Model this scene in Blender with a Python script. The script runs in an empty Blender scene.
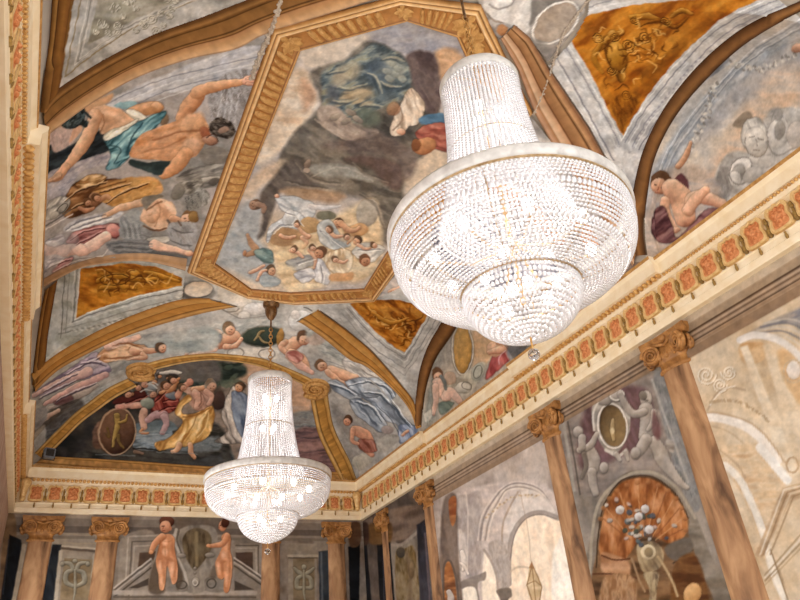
BULB, LAMP, WINL, SKYL, EXPO = 14., 42., 140., 2.1, .14
import bpy, bmesh, math, random
import numpy as np
from mathutils import Vector, Matrix
random.seed(7)
SC = bpy.context.scene
COL = SC.collection
EYE = 1.6                      # eye height; all room heights below are relative to the eye and lifted by this
# ------------------------------------------------------------------ camera
F = 676.6
YAW, PITCH, ROLL = .493336, .532512, -.097024
def cam_axes(a, b, c):
    ca, sa = math.cos(a), math.sin(a)
    f0 = np.array([sa, ca, 0.]); r = np.array([ca, -sa, 0.])
    w = f0*math.cos(b)+np.array([0, 0, 1.])*math.sin(b)
    u = np.cross(r, w)
    return r*math.cos(c)+u*math.sin(c), -r*math.sin(c)+u*math.cos(c), w
CR, CU, CW = cam_axes(YAW, PITCH, ROLL)
def make_camera():
    cd = bpy.data.cameras.new('camera'); co = bpy.data.objects.new('camera', cd); COL.objects.link(co)
    cd.sensor_fit = 'HORIZONTAL'; cd.sensor_width = 36.0; cd.lens = F/800*36.0
    cd.clip_start = .05; cd.clip_end = 200
    M = Matrix(((CR[0], CU[0], -CW[0]), (CR[1], CU[1], -CW[1]), (CR[2], CU[2], -CW[2])))
    co.matrix_world = Matrix.Translation((0, 0, EYE)) @ M.to_4x4()
    SC.camera = co
make_camera()
def rays(P):
    P = np.asarray(P, float)
    return CW + ((P[:, 0:1]-400)/F)*CR - ((P[:, 1:2]-300)/F)*CU
def project(V):
    q = V @ np.array([CR, CU, CW]).T
    w = np.maximum(q[:, 2], 1e-3)
    return np.stack([400+F*q[:, 0]/w, 300-F*q[:, 1]/w], 1), q[:, 2]
# ------------------------------------------------------------------ room and vault surface
XL, XR, YF, YB = -.90, 7.04, 16.25, -1.6        # wall planes (left, right, far, rear opening)
VL, VR, VF = -.86, 7.0, 16.2                    # springing lines of the vault
XC = 3.07
Z0, ZT, RC = 4.9, 6.75, 3.2
CELLS = (10.6, 3.6); CRAD = 1.70; CZ = 4.93
def cove(d):
    t = np.clip(1-d/RC, 0, 1)
    return Z0+(ZT-Z0)*np.sqrt(np.maximum(0, 1-t*t))
def vault(x, y):
    d = np.minimum(np.minimum(x-VL, VR-x), VF-y)
    h = cove(np.maximum(d, 0))
    for yc in CELLS:
        h = np.maximum(h, CZ+np.sqrt(np.maximum(0, CRAD**2-(y-yc)**2)))
    return np.minimum(h, ZT)
def cast(P, n=700):
    """photo direction -> point on vault / walls above the cornice"""
    D = rays(P)
    with np.errstate(divide='ignore', invalid='ignore'):
        tx = np.where(D[:, 0] > 0, VR/D[:, 0], np.where(D[:, 0] < 0, VL/D[:, 0], 1e9))
        ty = np.where(D[:, 1] > 0, VF/D[:, 1], 1e9)
        tz = np.where(D[:, 2] > 0, (ZT+.01)/D[:, 2], 1e9)
    tw = np.minimum(np.minimum(tx, ty), tz)
    lo = np.zeros(len(D)); hi = tw.copy(); found = np.zeros(len(D), bool)
    prev = np.zeros(len(D))
    for k in range(1, n+1):
        t = tw*(.25+.75*k/n)
        inside = D[:, 2]*t >= vault(D[:, 0]*t, D[:, 1]*t)
        new = inside & ~found
        lo[new] = prev[new]; hi[new] = t[new]; found |= new
        prev = t
    for _ in range(22):
        m = (lo+hi)/2
        ins = D[:, 2]*m >= vault(D[:, 0]*m, D[:, 1]*m)
        hi = np.where(found & ins, m, hi); lo = np.where(found & ~ins, m, lo)
    return D*np.where(found, hi, tw)[:, None], found
def vnormal(V, found):
    """normal into the room"""
    e = .015
    gx = (vault(V[:, 0]+e, V[:, 1])-vault(V[:, 0]-e, V[:, 1]))/(2*e)
    gy = (vault(V[:, 0], V[:, 1]+e)-vault(V[:, 0], V[:, 1]-e))/(2*e)
    N = np.stack([gx, gy, -np.ones(len(V))], 1)
    N /= np.linalg.norm(N, axis=1)[:, None]
    wall = ~found
    N[wall & (V[:, 0] > 6.9)] = (-1, 0, 0); N[wall & (V[:, 0] < -.75)] = (1, 0, 0); N[wall & (V[:, 1] > 16.1)] = (0, -1, 0)
    return N
# ------------------------------------------------------------------ mesh helpers
def lin(c):
    c = np.asarray(c, float)/255.
    return np.where(c <= .04045, c/12.92, ((c+.055)/1.055)**2.4)
def meta(o, label=None, cat=None, group=None, kind=None):
    if label: o['label'] = label
    if cat: o['category'] = cat
    if group: o['group'] = group
    if label and not kind: o['kind'] = 'thing'
    if kind: o['kind'] = kind
    return o
def link(o, parent=None):
    COL.objects.link(o)
    if parent is not None: o.parent = parent
    return o
def arr_mesh(name, V, faces, mat, parent=None, cols=None, smooth=True, lift=True, origin=None):
    V = np.asarray(V, float).copy()
    if lift: V[:, 2] += EYE
    if origin is not None: V -= np.asarray(origin)
    me = bpy.data.meshes.new(name)
    if isinstance(faces, np.ndarray):
        nf, k = faces.shape
        me.vertices.add(len(V)); me.vertices.foreach_set('co', V.astype(np.float32).ravel())
        me.loops.add(nf*k); me.loops.foreach_set('vertex_index', faces.astype(np.int32).ravel())
        me.polygons.add(nf); me.polygons.foreach_set('loop_start', np.arange(0, nf*k, k, dtype=np.int32))
        try: me.polygons.foreach_set('loop_total', np.full(nf, k, dtype=np.int32))
        except Exception: pass
        me.update(calc_edges=True); me.validate()
    else:
        me.from_pydata(V.tolist(), [], [list(f) for f in faces]); me.update()
    if cols is not None:
        a = me.color_attributes.new('paint', 'FLOAT_COLOR', 'POINT')
        cols = np.asarray(cols, float); gry = cols @ np.array([.3, .59, .11]); cols = gry[:, None]+.84*(cols-gry[:, None])
        c4 = np.ones((len(V), 4), np.float32); c4[:, :3] = lin(np.clip(cols, 0, 255))
        a.data.foreach_set('color', c4.ravel())
    if smooth: me.polygons.foreach_set('use_smooth', np.ones(len(me.polygons), bool))
    me.materials.append(mat)
    o = bpy.data.objects.new(name, me)
    if origin is not None and parent is None: o.location = origin
    return link(o, parent)
def bm_obj(name, bm, mat, parent=None, smooth=False, loc=None):
    me = bpy.data.meshes.new(name)
    bmesh.ops.recalc_face_normals(bm, faces=bm.faces[:])
    bm.to_mesh(me); bm.free()
    if smooth: me.polygons.foreach_set('use_smooth', np.ones(len(me.polygons), bool))
    me.materials.append(mat)
    o = bpy.data.objects.new(name, me)
    if loc is not None: o.location = loc
    return link(o, parent)
def empty(name, loc, label=None, cat=None, group=None, rz=0):
    o = bpy.data.objects.new(name, None); o.location = loc; o.rotation_euler = (0, 0, rz); o.empty_display_size = .2
    link(o); return meta(o, label, cat, group)
def add_box(bm, a, b):
    vs = [bm.verts.new((x, y, z)) for z in (a[2], b[2]) for y in (a[1], b[1]) for x in (a[0], b[0])]
    for f in ((0, 1, 3, 2), (4, 6, 7, 5), (0, 4, 5, 1), (2, 3, 7, 6), (0, 2, 6, 4), (1, 5, 7, 3)): bm.faces.new([vs[i] for i in f])
def add_lathe(bm, prof, n=24, a0=0, a1=2*math.pi, c=(0, 0, 0), sx=1, sy=1):
    closed = abs(a1-a0-2*math.pi) < 1e-6
    m = n if closed else n+1
    rows = []
    for (r, z) in prof:
        rows.append([bm.verts.new((c[0]+sx*r*math.cos(a0+(a1-a0)*k/n), c[1]+sy*r*math.sin(a0+(a1-a0)*k/n), c[2]+z)) for k in range(m)])
    for i in range(len(prof)-1):
        for k in range(n):
            k2 = (k+1) % m
            bm.faces.new((rows[i][k], rows[i][k2], rows[i+1][k2], rows[i+1][k]))
def add_tube(bm, pts, rad, n=8, cap=True):
    pts = [Vector(p) for p in pts]; rows = []
    rad = [float(q) for q in rad] if hasattr(rad, '__len__') else [rad]*len(pts)
    up = None
    for i, p in enumerate(pts):
        t = (pts[min(i+1, len(pts)-1)]-pts[max(i-1, 0)]).normalized()
        if up is None: up = Vector((0, 0, 1)) if abs(t.z) < .9 else Vector((1, 0, 0))
        s = t.cross(up)
        if s.length < 1e-4: s = t.orthogonal()
        s.normalize(); up = s.cross(t).normalized()
        rows.append([bm.verts.new(p+rad[i]*(math.cos(2*math.pi*k/n)*s+math.sin(2*math.pi*k/n)*up)) for k in range(n)])
    for i in range(len(rows)-1):
        for k in range(n): bm.faces.new((rows[i][k], rows[i][(k+1) % n], rows[i+1][(k+1) % n], rows[i+1][k]))
    if cap: bm.faces.new(rows[0]); bm.faces.new(rows[-1][::-1])
def add_sphere(bm, c, r, u=12, v=8, sc=(1, 1, 1)):
    M = Matrix.Translation(c) @ Matrix.Diagonal((r*sc[0], r*sc[1], r*sc[2], 1))
    bmesh.ops.create_uvsphere(bm, u_segments=u, v_segments=v, radius=1, matrix=M)
# ------------------------------------------------------------------ materials
def _nodes(name):
    m = bpy.data.materials.new(name); m.use_nodes = True
    nt = m.node_tree; nt.nodes.clear()
    out = nt.nodes.new('ShaderNodeOutputMaterial'); b = nt.nodes.new('ShaderNodeBsdfPrincipled')
    nt.links.new(b.outputs[0], out.inputs[0])
    return m, nt, b
def l4(c): return (*[float(v) for v in lin(c)], 1)
def paint_mat(name, rough=.85, spec=.15, metal=0., bump=.15, scale=38, amp=.16):
    """surface painted by hand: pigment held in the 'paint' colour attribute, mottled by plaster noise"""
    m, nt, b = _nodes(name); N = nt.nodes; L = nt.links
    a = N.new('ShaderNodeAttribute'); a.attribute_name = 'paint'
    tc = N.new('ShaderNodeTexCoord'); n = N.new('ShaderNodeTexNoise'); n.inputs['Scale'].default_value = scale*.2; n.inputs['Detail'].default_value = 6
    mr = N.new('ShaderNodeMapRange'); mr.inputs['From Min'].default_value = .25; mr.inputs['From Max'].default_value = .75
    mr.inputs['To Min'].default_value = 1-amp; mr.inputs['To Max'].default_value = 1+amp
    mx = N.new('ShaderNodeVectorMath'); mx.operation = 'SCALE'
    L.new(tc.outputs['Object'], n.inputs['Vector']); L.new(n.outputs['Fac'], mr.inputs['Value'])
    L.new(a.outputs['Color'], mx.inputs[0]); L.new(mr.outputs[0], mx.inputs['Scale']); L.new(mx.outputs[0], b.inputs['Base Color'])
    b.inputs['Roughness'].default_value = rough; b.inputs['Specular IOR Level'].default_value = spec; b.inputs['Metallic'].default_value = metal
    if bump:
        bp = N.new('ShaderNodeBump'); bp.inputs['Strength'].default_value = bump; bp.inputs['Distance'].default_value = .01
        n2 = N.new('ShaderNodeTexNoise'); n2.inputs['Scale'].default_value = scale; n2.inputs['Detail'].default_value = 4
        L.new(tc.outputs['Object'], n2.inputs['Vector']); L.new(n2.outputs['Fac'], bp.inputs['Height']); L.new(bp.outputs[0], b.inputs['Normal'])
    return m
def noise_mat(name, c1, c2, scale=6, stretch=(1, 1, 1), rough=.6, spec=.3, metal=0., bump=.1, c3=None, dist=.6):
    m, nt, b = _nodes(name); N = nt.nodes; L = nt.links
    tc = N.new('ShaderNodeTexCoord'); mp = N.new('ShaderNodeMapping'); mp.inputs['Scale'].default_value = stretch
    n = N.new('ShaderNodeTexNoise'); n.inputs['Scale'].default_value = scale; n.inputs['Detail'].default_value = 7; n.inputs['Distortion'].default_value = dist
    r = N.new('ShaderNodeValToRGB'); r.color_ramp.elements[0].position = .32; r.color_ramp.elements[0].color = l4(c1)
    r.color_ramp.elements[1].position = .68; r.color_ramp.elements[1].color = l4(c2)
    if c3:
        e = r.color_ramp.elements.new(.5); e.color = l4(c3)
    L.new(tc.outputs['Object'], mp.inputs[0]); L.new(mp.outputs[0], n.inputs['Vector']); L.new(n.outputs['Fac'], r.inputs[0]); L.new(r.outputs[0], b.inputs['Base Color'])
    b.inputs['Roughness'].default_value = rough; b.inputs['Specular IOR Level'].default_value = spec; b.inputs['Metallic'].default_value = metal
    if bump:
        bp = N.new('ShaderNodeBump'); bp.inputs['Strength'].default_value = bump; bp.inputs['Distance'].default_value = .01
        L.new(n.outputs['Fac'], bp.inputs['Height']); L.new(bp.outputs[0], b.inputs['Normal'])
    return m
M_FRESCO = paint_mat('fresco_plaster')
M_GILT = paint_mat('gilded_paint', rough=.5, spec=.35, bump=.3, scale=60, amp=.2)
M_PLASTER = noise_mat('bare_plaster', (176, 164, 150), (198, 186, 170), 3, rough=.9)
M_CREAM = noise_mat('cream_stucco', (236, 214, 176), (247, 232, 204), 5, rough=.6)
M_GOLD = noise_mat('gilding', (184, 134, 70), (226, 182, 114), 14, rough=.42, spec=.5, metal=.25, bump=.25)
M_GOLD2 = noise_mat('pale_gilding', (206, 162, 98), (240, 208, 150), 14, rough=.45, spec=.4, metal=.15, bump=.2)
M_OCHRE = noise_mat('red_ochre', (184, 108, 62), (228, 162, 112), 22, rough=.7, c3=(206, 134, 84))
M_OLIVE = noise_mat('olive_gilding', (116, 88, 42), (172, 136, 72), 18, rough=.6)
M_COLUMN = noise_mat('breccia_marble', (88, 62, 44), (196, 156, 116), 2.6, (1.8, 1.8, .5), rough=.55, spec=.2, bump=.02, c3=(160, 120, 86), dist=.5)
M_GILD = noise_mat('worn_gilding', (170, 122, 64), (212, 166, 102), 16, rough=.5, spec=.35, metal=.1, bump=.2)
M_CAPITAL = noise_mat('bronze_gilding', (126, 82, 40), (190, 136, 78), 9, rough=.5, spec=.35, bump=.2)
M_BRONZE = noise_mat('dark_bronze', (84, 62, 42), (140, 104, 66), 20, rough=.35, spec=.5, metal=.6)
M_DARK = noise_mat('black_fitting', (34, 30, 28), (52, 46, 42), 20, rough=.5)
M_FLOOR = noise_mat('polished_terrazzo', (196, 176, 150), (222, 206, 182), 4, rough=.4)
# ------------------------------------------------------------------ fresco painter: brush strokes laid as pigment on the plaster
def _hash(i, j, s):
    v = np.sin(i*127.1+j*311.7+s*74.7)*43758.5453
    return v-np.floor(v)
def vnoise(x, y, s=0):
    i, j = np.floor(x), np.floor(y); fx, fy = x-i, y-j
    fx = fx*fx*(3-2*fx); fy = fy*fy*(3-2*fy)
    a, b, c, d = _hash(i, j, s), _hash(i+1, j, s), _hash(i, j+1, s), _hash(i+1, j+1, s)
    return (a*(1-fx)+b*fx)*(1-fy)+(c*(1-fx)+d*fx)*fy
def fbm(x, y, s=0, o=4):
    t = 0; a = .5; n = 0
    for k in range(o):
        t = t+a*vnoise(x*2**k, y*2**k, s+k*3); n += a; a *= .55
    return t/n
def spline(P, closed=False, k=6):
    P = np.asarray(P, float); n = len(P)
    if n < 3: return P
    out = []
    rng = range(n) if closed else range(n-1)
    for i in rng:
        if closed: p0, p1, p2, p3 = P[(i-1) % n], P[i], P[(i+1) % n], P[(i+2) % n]
        else: p0, p1, p2, p3 = P[max(i-1, 0)], P[i], P[i+1], P[min(i+2, n-1)]
        for t in np.arange(k)/k:
            out.append(.5*((2*p1)+(-p0+p2)*t+(2*p0-5*p1+4*p2-p3)*t*t+(-p0+3*p1-3*p2+p3)*t**3))
    if not closed: out.append(P[-1])
    return np.array(out)
def in_poly(X, Y, P):
    r = np.zeros(len(X), bool); n = len(P)
    for i in range(n):
        x1, y1 = P[i]; x2, y2 = P[(i+1) % n]
        if y1 == y2: continue
        c = ((y1 > Y) != (y2 > Y)) & (X < (x2-x1)*(Y-y1)/(y2-y1)+x1)
        r ^= c
    return r
def seg_dist(X, Y, P, closed=False):
    """distance, parameter (arc fraction), signed side and nearest offset to a polyline"""
    n = len(P); best = np.full(len(X), 1e18); par = np.zeros(len(X)); ox = np.zeros(len(X)); oy = np.zeros(len(X))
    L = np.concatenate([[0], np.cumsum(np.linalg.norm(np.diff(P, axis=0), axis=1))]); tot = max(L[-1], 1e-9)
    for i in range(n if closed else n-1):
        a = P[i]; b = P[(i+1) % n]; d = b-a; dd = max(d @ d, 1e-12)
        t = np.clip(((X-a[0])*d[0]+(Y-a[1])*d[1])/dd, 0, 1)
        dx = X-a[0]-t*d[0]; dy = Y-a[1]-t*d[1]; q = dx*dx+dy*dy
        m = q < best
        best[m] = q[m]; par[m] = ((L[i]+t[m]*math.sqrt(dd))/tot); ox[m] = dx[m]; oy[m] = dy[m]
    return np.sqrt(best), par, ox, oy
def hx(c):
    return np.array([int(c[i:i+2], 16) for i in (0, 2, 4)], float) if isinstance(c, str) else np.asarray(c, float)
def ramp(t, cols):
    cols = [hx(c) for c in cols]; t = np.clip(t, 0, 1)*(len(cols)-1); i = np.minimum(t.astype(int), len(cols)-2); f = (t-i)[:, None]
    A = np.array(cols); return A[i]*(1-f)+A[i+1]*f
SKIN = ('8a5a40', 'c89470', 'ecc8a2'); SKINR = ('9a6048', 'd4a484', 'f0d4b8'); SKIND = ('7a4a30', 'b88058', 'd8a880')
CRISP = .6
class Paint:
    def __init__(s, X, Y, base, W=None):
        s.X, s.Y = X, Y; s.W = W; s.C = np.tile(hx(base), (len(X), 1)); s.o = (0, 0, 1); s.sd = 0
    def T(s, ox=0, oy=0, k=1): s.o = (ox, oy, k); return s
    def pts(s, P): return np.asarray(P, float)/s.o[2]+np.array(s.o[:2])
    def near(s, P, pad):
        m = (s.X > P[:, 0].min()-pad) & (s.X < P[:, 0].max()+pad) & (s.Y > P[:, 1].min()-pad) & (s.Y < P[:, 1].max()+pad)
        return np.nonzero(m)[0]
    def put(s, idx, col, a):
        a = np.clip(a, 0, 1)[:, None]; s.C[idx] = s.C[idx]*(1-a)+col*a
    def wash(s, cols, sc=40, ang=0, st=1, a=1., seed=0, lo=.3, hi=.7):
        c, n = math.cos(math.radians(ang)), math.sin(math.radians(ang))
        u = (s.X*c+s.Y*n)/sc/st; v = (-s.X*n+s.Y*c)/sc
        t = (fbm(u, v, seed)-lo)/(hi-lo)
        s.put(np.arange(len(s.X)), ramp(t, cols), np.full(len(s.X), a)); return s
    def fill(s, P, cols, soft=1., a=1., smooth=True, ang=0, sc=8, st=3, seed=0):
        P = s.pts(P); P = spline(P, True) if smooth else P
        i = s.near(P, soft*2+1)
        if not len(i): return s
        X, Y = s.X[i], s.Y[i]; d, *_ = seg_dist(X, Y, P, True); d = np.where(in_poly(X, Y, P), d, -d)
        soft = max(soft*CRISP, .3); al = np.clip(.5+d/(2*soft), 0, 1)*a
        if isinstance(cols, (tuple, list)) and isinstance(cols[0], str):
            c, n = math.cos(math.radians(ang)), math.sin(math.radians(ang))
            t = (fbm((X*c+Y*n)/sc/st, (-X*n+Y*c)/sc, seed+s.sd, 3)-.25)/.5; s.sd += 5
            col = ramp(t, cols)
        else: col = hx(cols)[None]
        s.put(i, col, al); return s
    def line(s, P, w, col, soft=.7, a=1., smooth=True):
        P = s.pts(P); P = spline(P) if smooth and len(P) > 2 else P
        i = s.near(P, np.max(w)+soft*2)
        if not len(i): return s
        d, t, *_ = seg_dist(s.X[i], s.Y[i], P)
        ww = np.interp(t, np.linspace(0, 1, len(w)), w) if hasattr(w, '__len__') else w
        soft = max(soft*CRISP, .3); s.put(i, hx(col)[None], np.clip(.5+(ww/2-d)/(2*soft), 0, 1)*a); return s
    def limb(s, P, w, cols=SKIN, L=(-.35, -.8), soft=.6, a=1., edge=.1):
        P = spline(s.pts(P)); w = np.asarray(w, float)
        i = s.near(P, w.max()+2)
        if not len(i): return s
        d, t, ox, oy = seg_dist(s.X[i], s.Y[i], P); ww = np.interp(t, np.linspace(0, 1, len(w)), w)/2
        sh = .52+.5*(ox*L[0]+oy*L[1])/np.maximum(ww, .2)
        sh = sh+.16*(fbm(s.X[i]/5, s.Y[i]/5, 4, 2)-.5)-edge*np.clip((d/np.maximum(ww, .2)-.75)*4, 0, 1)
        soft = max(soft*CRISP, .3)
        s.put(i, hx(cols[0])[None]*.5, np.clip(.5+(ww+.75-d)/(2*.5), 0, 1)*a*np.where(ww > 1., .2, .08))
        s.put(i, ramp(sh, cols), np.clip(.5+(ww-d)/(2*soft), 0, 1)*a); return s
    def ell(s, cx, cy, rx, ry, ang=0, cols=SKIN, L=(-.35, -.8), soft=.6, a=1., edge=.2):
        k = s.o[2]; cx, cy, rx, ry = cx/k+s.o[0], cy/k+s.o[1], rx/k, ry/k
        r = max(rx, ry)+2; i = s.near(np.array([[cx-r, cy-r], [cx+r, cy+r]]), 0)
        if not len(i): return s
        c, n = math.cos(math.radians(ang)), math.sin(math.radians(ang)); dx, dy = s.X[i]-cx, s.Y[i]-cy
        u = (dx*c+dy*n)/rx; v = (-dx*n+dy*c)/ry; q = np.sqrt(u*u+v*v)
        if isinstance(cols, (tuple, list)) and isinstance(cols[0], str):
            col = ramp(.52+.48*(dx/rx*L[0]+dy/ry*L[1])-edge*np.clip((q-.75)*4, 0, 1)+.12*(fbm(s.X[i]/3, s.Y[i]/3, 9, 2)-.5), cols)
        else: col = hx(cols)[None]
        if soft <= 1 and a > .9 and len(np.shape(cols)) and isinstance(cols[0], str): s.put(i, hx(cols[0])[None]*.5, np.clip(.5+((1-q)*min(rx, ry)+.75)/(2*.5), 0, 1)*.16)
        soft = max(soft*CRISP, .3); s.put(i, col, np.clip(.5+(1-q)*min(rx, ry)/(2*soft), 0, 1)*a); return s
    def ring(s, cx, cy, rx, ry, w, col, ang=0, a0=0, a1=360, soft=.6, a=1.):
        t = np.radians(np.linspace(a0, a1, 40)); g = math.radians(ang)
        x, y = rx*np.cos(t), ry*np.sin(t)
        P = np.stack([cx+x*math.cos(g)-y*math.sin(g), cy+x*math.sin(g)+y*math.cos(g)], 1)
        return s.line(P, w, col, soft, a, False)
    def head(s, cx, cy, r, face=(0, 1), hair='4a3424', cols=SKIN):
        """a small painted head: hair mass, face turned towards `face`, brow, eye, mouth"""
        fx, fy = face; n = math.hypot(fx, fy) or 1; fx, fy = fx/n, fy/n; k = s.o[2]; r = r*k*.92
        s.ell(cx-fx*r*.22, cy-fy*r*.22, r*1.05, r*1.05, 0, (hair, hair, '7a5a40'))
        s.ell(cx+fx*r*.28, cy+fy*r*.28, r*.8, r*.86, math.degrees(math.atan2(fy, fx)), cols)
        px, py = -fy, fx
        for q in (-.32, .32): s.ell(cx+fx*r*.35+px*r*q, cy+fy*r*.3+py*r*q, r*.13, r*.09, 0, '4a3026', soft=.4, a=.8)
        s.line([(cx+fx*r*.45, cy+fy*r*.45), (cx+fx*r*.75, cy+fy*r*.75)], max(r*.14/k, .5), '8a5a40', .4, .7)
        return s
    def stripe(s, ax, lo, hi, col, soft=.01, a=1.):
        v = s.W[:, ax]; s.put(np.arange(len(v)), hx(col)[None], np.clip(np.minimum((v-lo)/soft, (hi-v)/soft)+.5, 0, 1)*a); return s
    def drape(s, P, cols, ang=0, sc=3., st=5., soft=.8, a=1., seed=0):
        """cloth: folds run along `ang`"""
        P = spline(s.pts(P), True); i = s.near(P, soft*2+1)
        if not len(i): return s
        X, Y = s.X[i], s.Y[i]; d, *_ = seg_dist(X, Y, P, True); d = np.where(in_poly(X, Y, P), d, -d)
        c, n = math.cos(math.radians(ang)), math.sin(math.radians(ang)); s.sd += 3
        wob = fbm(X/14, Y/14, seed+s.sd, 2)*sc*3
        t = vnoise((X*c+Y*n)/sc/st, (-X*n+Y*c+wob)/sc, seed+s.sd)*.75+.25*vnoise((X*c+Y*n)/sc/st*2, (-X*n+Y*c+wob)/sc*2.1, seed+s.sd+1)
        t = np.clip((t-.2)/.6, 0, 1)-.3*np.clip(1-d/1.6, 0, 1)
        soft = max(soft*CRISP, .3); s.put(i, hx(cols[0])[None]*.5, np.clip(.5+(d+.8)/(2*.5), 0, 1)*a*.34)
        s.put(i, ramp(t, cols), np.clip(.5+d/(2*soft), 0, 1)*a); return s
    def leaf_scroll(s, cx, cy, r, col, dark, flip=1, w=.9):
        t = np.linspace(0, 4.2*math.pi, 40); k = r*(1-t/t[-1]*.85)
        P = np.stack([cx+flip*k*np.cos(t), cy+k*np.sin(t)], 1); s.line(P+.6*s.o[2], w*1.3, dark, .5, .7, False); return s.line(P, w, col, .5, 1, False)
# ------------------------------------------------------------------ fresco fields: meshes cut from the vault / wall surfaces
def _nodes1(lo, hi, step, extra=()):
    a = list(np.arange(lo, hi, step))+[hi]+[v for v in extra if lo < v < hi]
    return np.array(sorted(set(np.round(a, 5))))
_th = np.linspace(0, math.pi/2, 300); _cd = RC*(1-np.cos(_th))
GX = np.concatenate([VL+_cd, np.arange(VL+RC+.012, VR-RC-.01, .012), (VR-_cd)[::-1]])
_ex = []
for yc in CELLS:
    for sgn in (-1, 1):
        _ex += list(yc+sgn*CRAD+np.arange(-.012, .1, .006)*(-sgn))
GY = np.concatenate([_nodes1(2.2, VF-RC-.02, .0125, _ex), (VF-_cd)[::-1]])
gx, gy = np.meshgrid(GX, GY); GV = np.stack([gx.ravel(), gy.ravel(), vault(gx.ravel(), gy.ravel())], 1)
GP, GD = project(GV)
def visible(V, P, D):
    ok = (D > .5) & (P[:, 0] > -140) & (P[:, 0] < 940) & (P[:, 1] > -140) & (P[:, 1] < 740)
    idx = np.nonzero(ok)[0]
    H, _ = cast(P[idx], 260)
    dh = H @ CW
    ok[idx] = D[idx] <= dh+.12
    return ok
GOK = visible(GV, GP, GD)
def grid_faces(nx, ny):
    i = np.arange(nx-1)[None, :]+np.arange(ny-1)[:, None]*nx
    i = i.ravel(); return np.stack([i, i+1, i+1+nx, i+nx], 1)
GF = grid_faces(len(GX), len(GY))
def wall_grid(kind):
    if kind == 'lunette':                                   # right lunette walls, plane x = VR
        ys = np.arange(1.7, 12.5, .015); zs = np.arange(4.85, 6.72, .013)
        a, b = np.meshgrid(ys, zs); V = np.stack([np.full(a.size, VR-.004), a.ravel(), b.ravel()], 1)
        keep = V[:, 2] < vault(np.full(a.size, VR-.02), V[:, 1])+.03
    elif kind == 'right':
        ys = np.arange(2.6, YF+.01, .019); zs = np.arange(-.9, 4.06, .013)
        a, b = np.meshgrid(ys, zs); V = np.stack([np.full(a.size, XR-.004), a.ravel(), b.ravel()], 1); keep = np.ones(a.size, bool)
    else:
        xs = np.arange(XL, XR+.01, .014); zs = np.arange(1.6, 4.06, .014)
        a, b = np.meshgrid(xs, zs); V = np.stack([a.ravel(), np.full(a.size, YF-.004), b.ravel()], 1); keep = np.ones(a.size, bool)
    P, D = project(V)
    return V, grid_faces(a.shape[1], a.shape[0]), P, keep & (D > .5)
GRIDS = {'vault': (GV, GF, GP, GOK)}
for k in ('lunette', 'right', 'far'): GRIDS[k] = wall_grid(k)
PANEL = {}
def panel(name, grid, poly, base, painter, label, cat='fresco', group=None, test=None, parent=None, mat=None, hand=1., mott=1.):
    if grid in ('right', 'far'): hand, mott = .35, .55
    V, Fc, P, ok = GRIDS[grid]
    k = ok.copy()
    if poly is not None:
        poly = np.asarray(poly, float); k &= in_poly(P[:, 0], P[:, 1], poly)
    if test is not None: k &= test(V)
    fk = k[Fc].sum(1) >= 3
    fs = Fc[fk]; used = np.unique(fs); remap = np.full(len(V), -1); remap[used] = np.arange(len(used))
    v = V[used]; pp = P[used]
    x, y = pp[:, 0], pp[:, 1]                                # the painter's hand wavers
    wx = 2.4*(fbm(x/8, y/8, 31, 3)-.5)+.5*(fbm(x/3, y/3, 33, 2)-.5); wy = 2.4*(fbm(x/8, y/8, 41, 3)-.5)+.5*(fbm(x/3, y/3, 43, 2)-.5)
    q = Paint(x+wx*hand, y+wy*hand, base, v)
    painter(q)
    C = 122+(q.C-122)*1.16
    C = C*(1+mott*(.15*(fbm((x+.4*y)/1.9, (y-.4*x)/1.9, 11, 3)-.5)+.24*(fbm(x/5, y/5, 15, 3)-.5)+.16*(fbm(x/25, y/25, 17, 3)-.5)))[:, None]
    C = C+(9*(fbm(x/9, y/9, 19, 3)-.5))[:, None]*np.array([1., .1, -1.])
    if grid == 'vault':
        nrm = vnormal(v, np.ones(len(v), bool)); v = v+nrm*.004
        fs_ = remap[fs][:, ::-1]
    else: fs_ = remap[fs] if grid == 'far' else remap[fs][:, ::-1]
    c = v.mean(0); c[2] += EYE
    o = arr_mesh(name, v, fs_, mat or M_FRESCO, parent, C, origin=np.round(c, 3))
    if parent is not None: o.location = Vector(np.round(c, 3))-parent.location; return o
    return meta(o, label, cat, group)
# ------------------------------------------------------------------ mouldings that run over the vault
def resample(P, n, smooth=True):
    P = np.asarray(P, float)
    if smooth: P = spline(P, False, 8)
    L = np.concatenate([[0], np.cumsum(np.linalg.norm(np.diff(P, axis=0), axis=1))])
    t = np.linspace(0, L[-1], n); return np.stack([np.interp(t, L, P[:, 0]), np.interp(t, L, P[:, 1])], 1)
def surf(P, h=0.):
    V, f = cast(P); return V+vnormal(V, f)*np.asarray(h).reshape(-1, 1)
def band(name, E1, E2, prof, parent=None, n=60, smooth=True, mat=None, pat=None):
    """moulding between two edges; prof = (u, height, colour) stations across it"""
    A = resample(E1, n, smooth); B = resample(E2, n, smooth); m = len(prof)
    P = np.concatenate([A*(1-u)+B*u for (u, h, c) in prof]); H = np.concatenate([np.full(n, h) for (u, h, c) in prof])
    C = np.concatenate([np.tile(hx(c), (n, 1)) for (u, h, c) in prof])
    C = C*(1+.22*(fbm(P[:, 0]/5, P[:, 1]/5, 3, 3)-.5))[:, None]
    if pat is not None: C = pat(P, C, np.tile(np.linspace(0, 1, n), m), np.repeat([p[0] for p in prof], n))
    V = surf(P, H)
    f = grid_faces(n, m)
    return arr_mesh(name, V, f, mat or M_FRESCO, parent, C, smooth=False, origin=None if parent is not None else np.round(V.mean(0)+[0, 0, EYE], 3))
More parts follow.
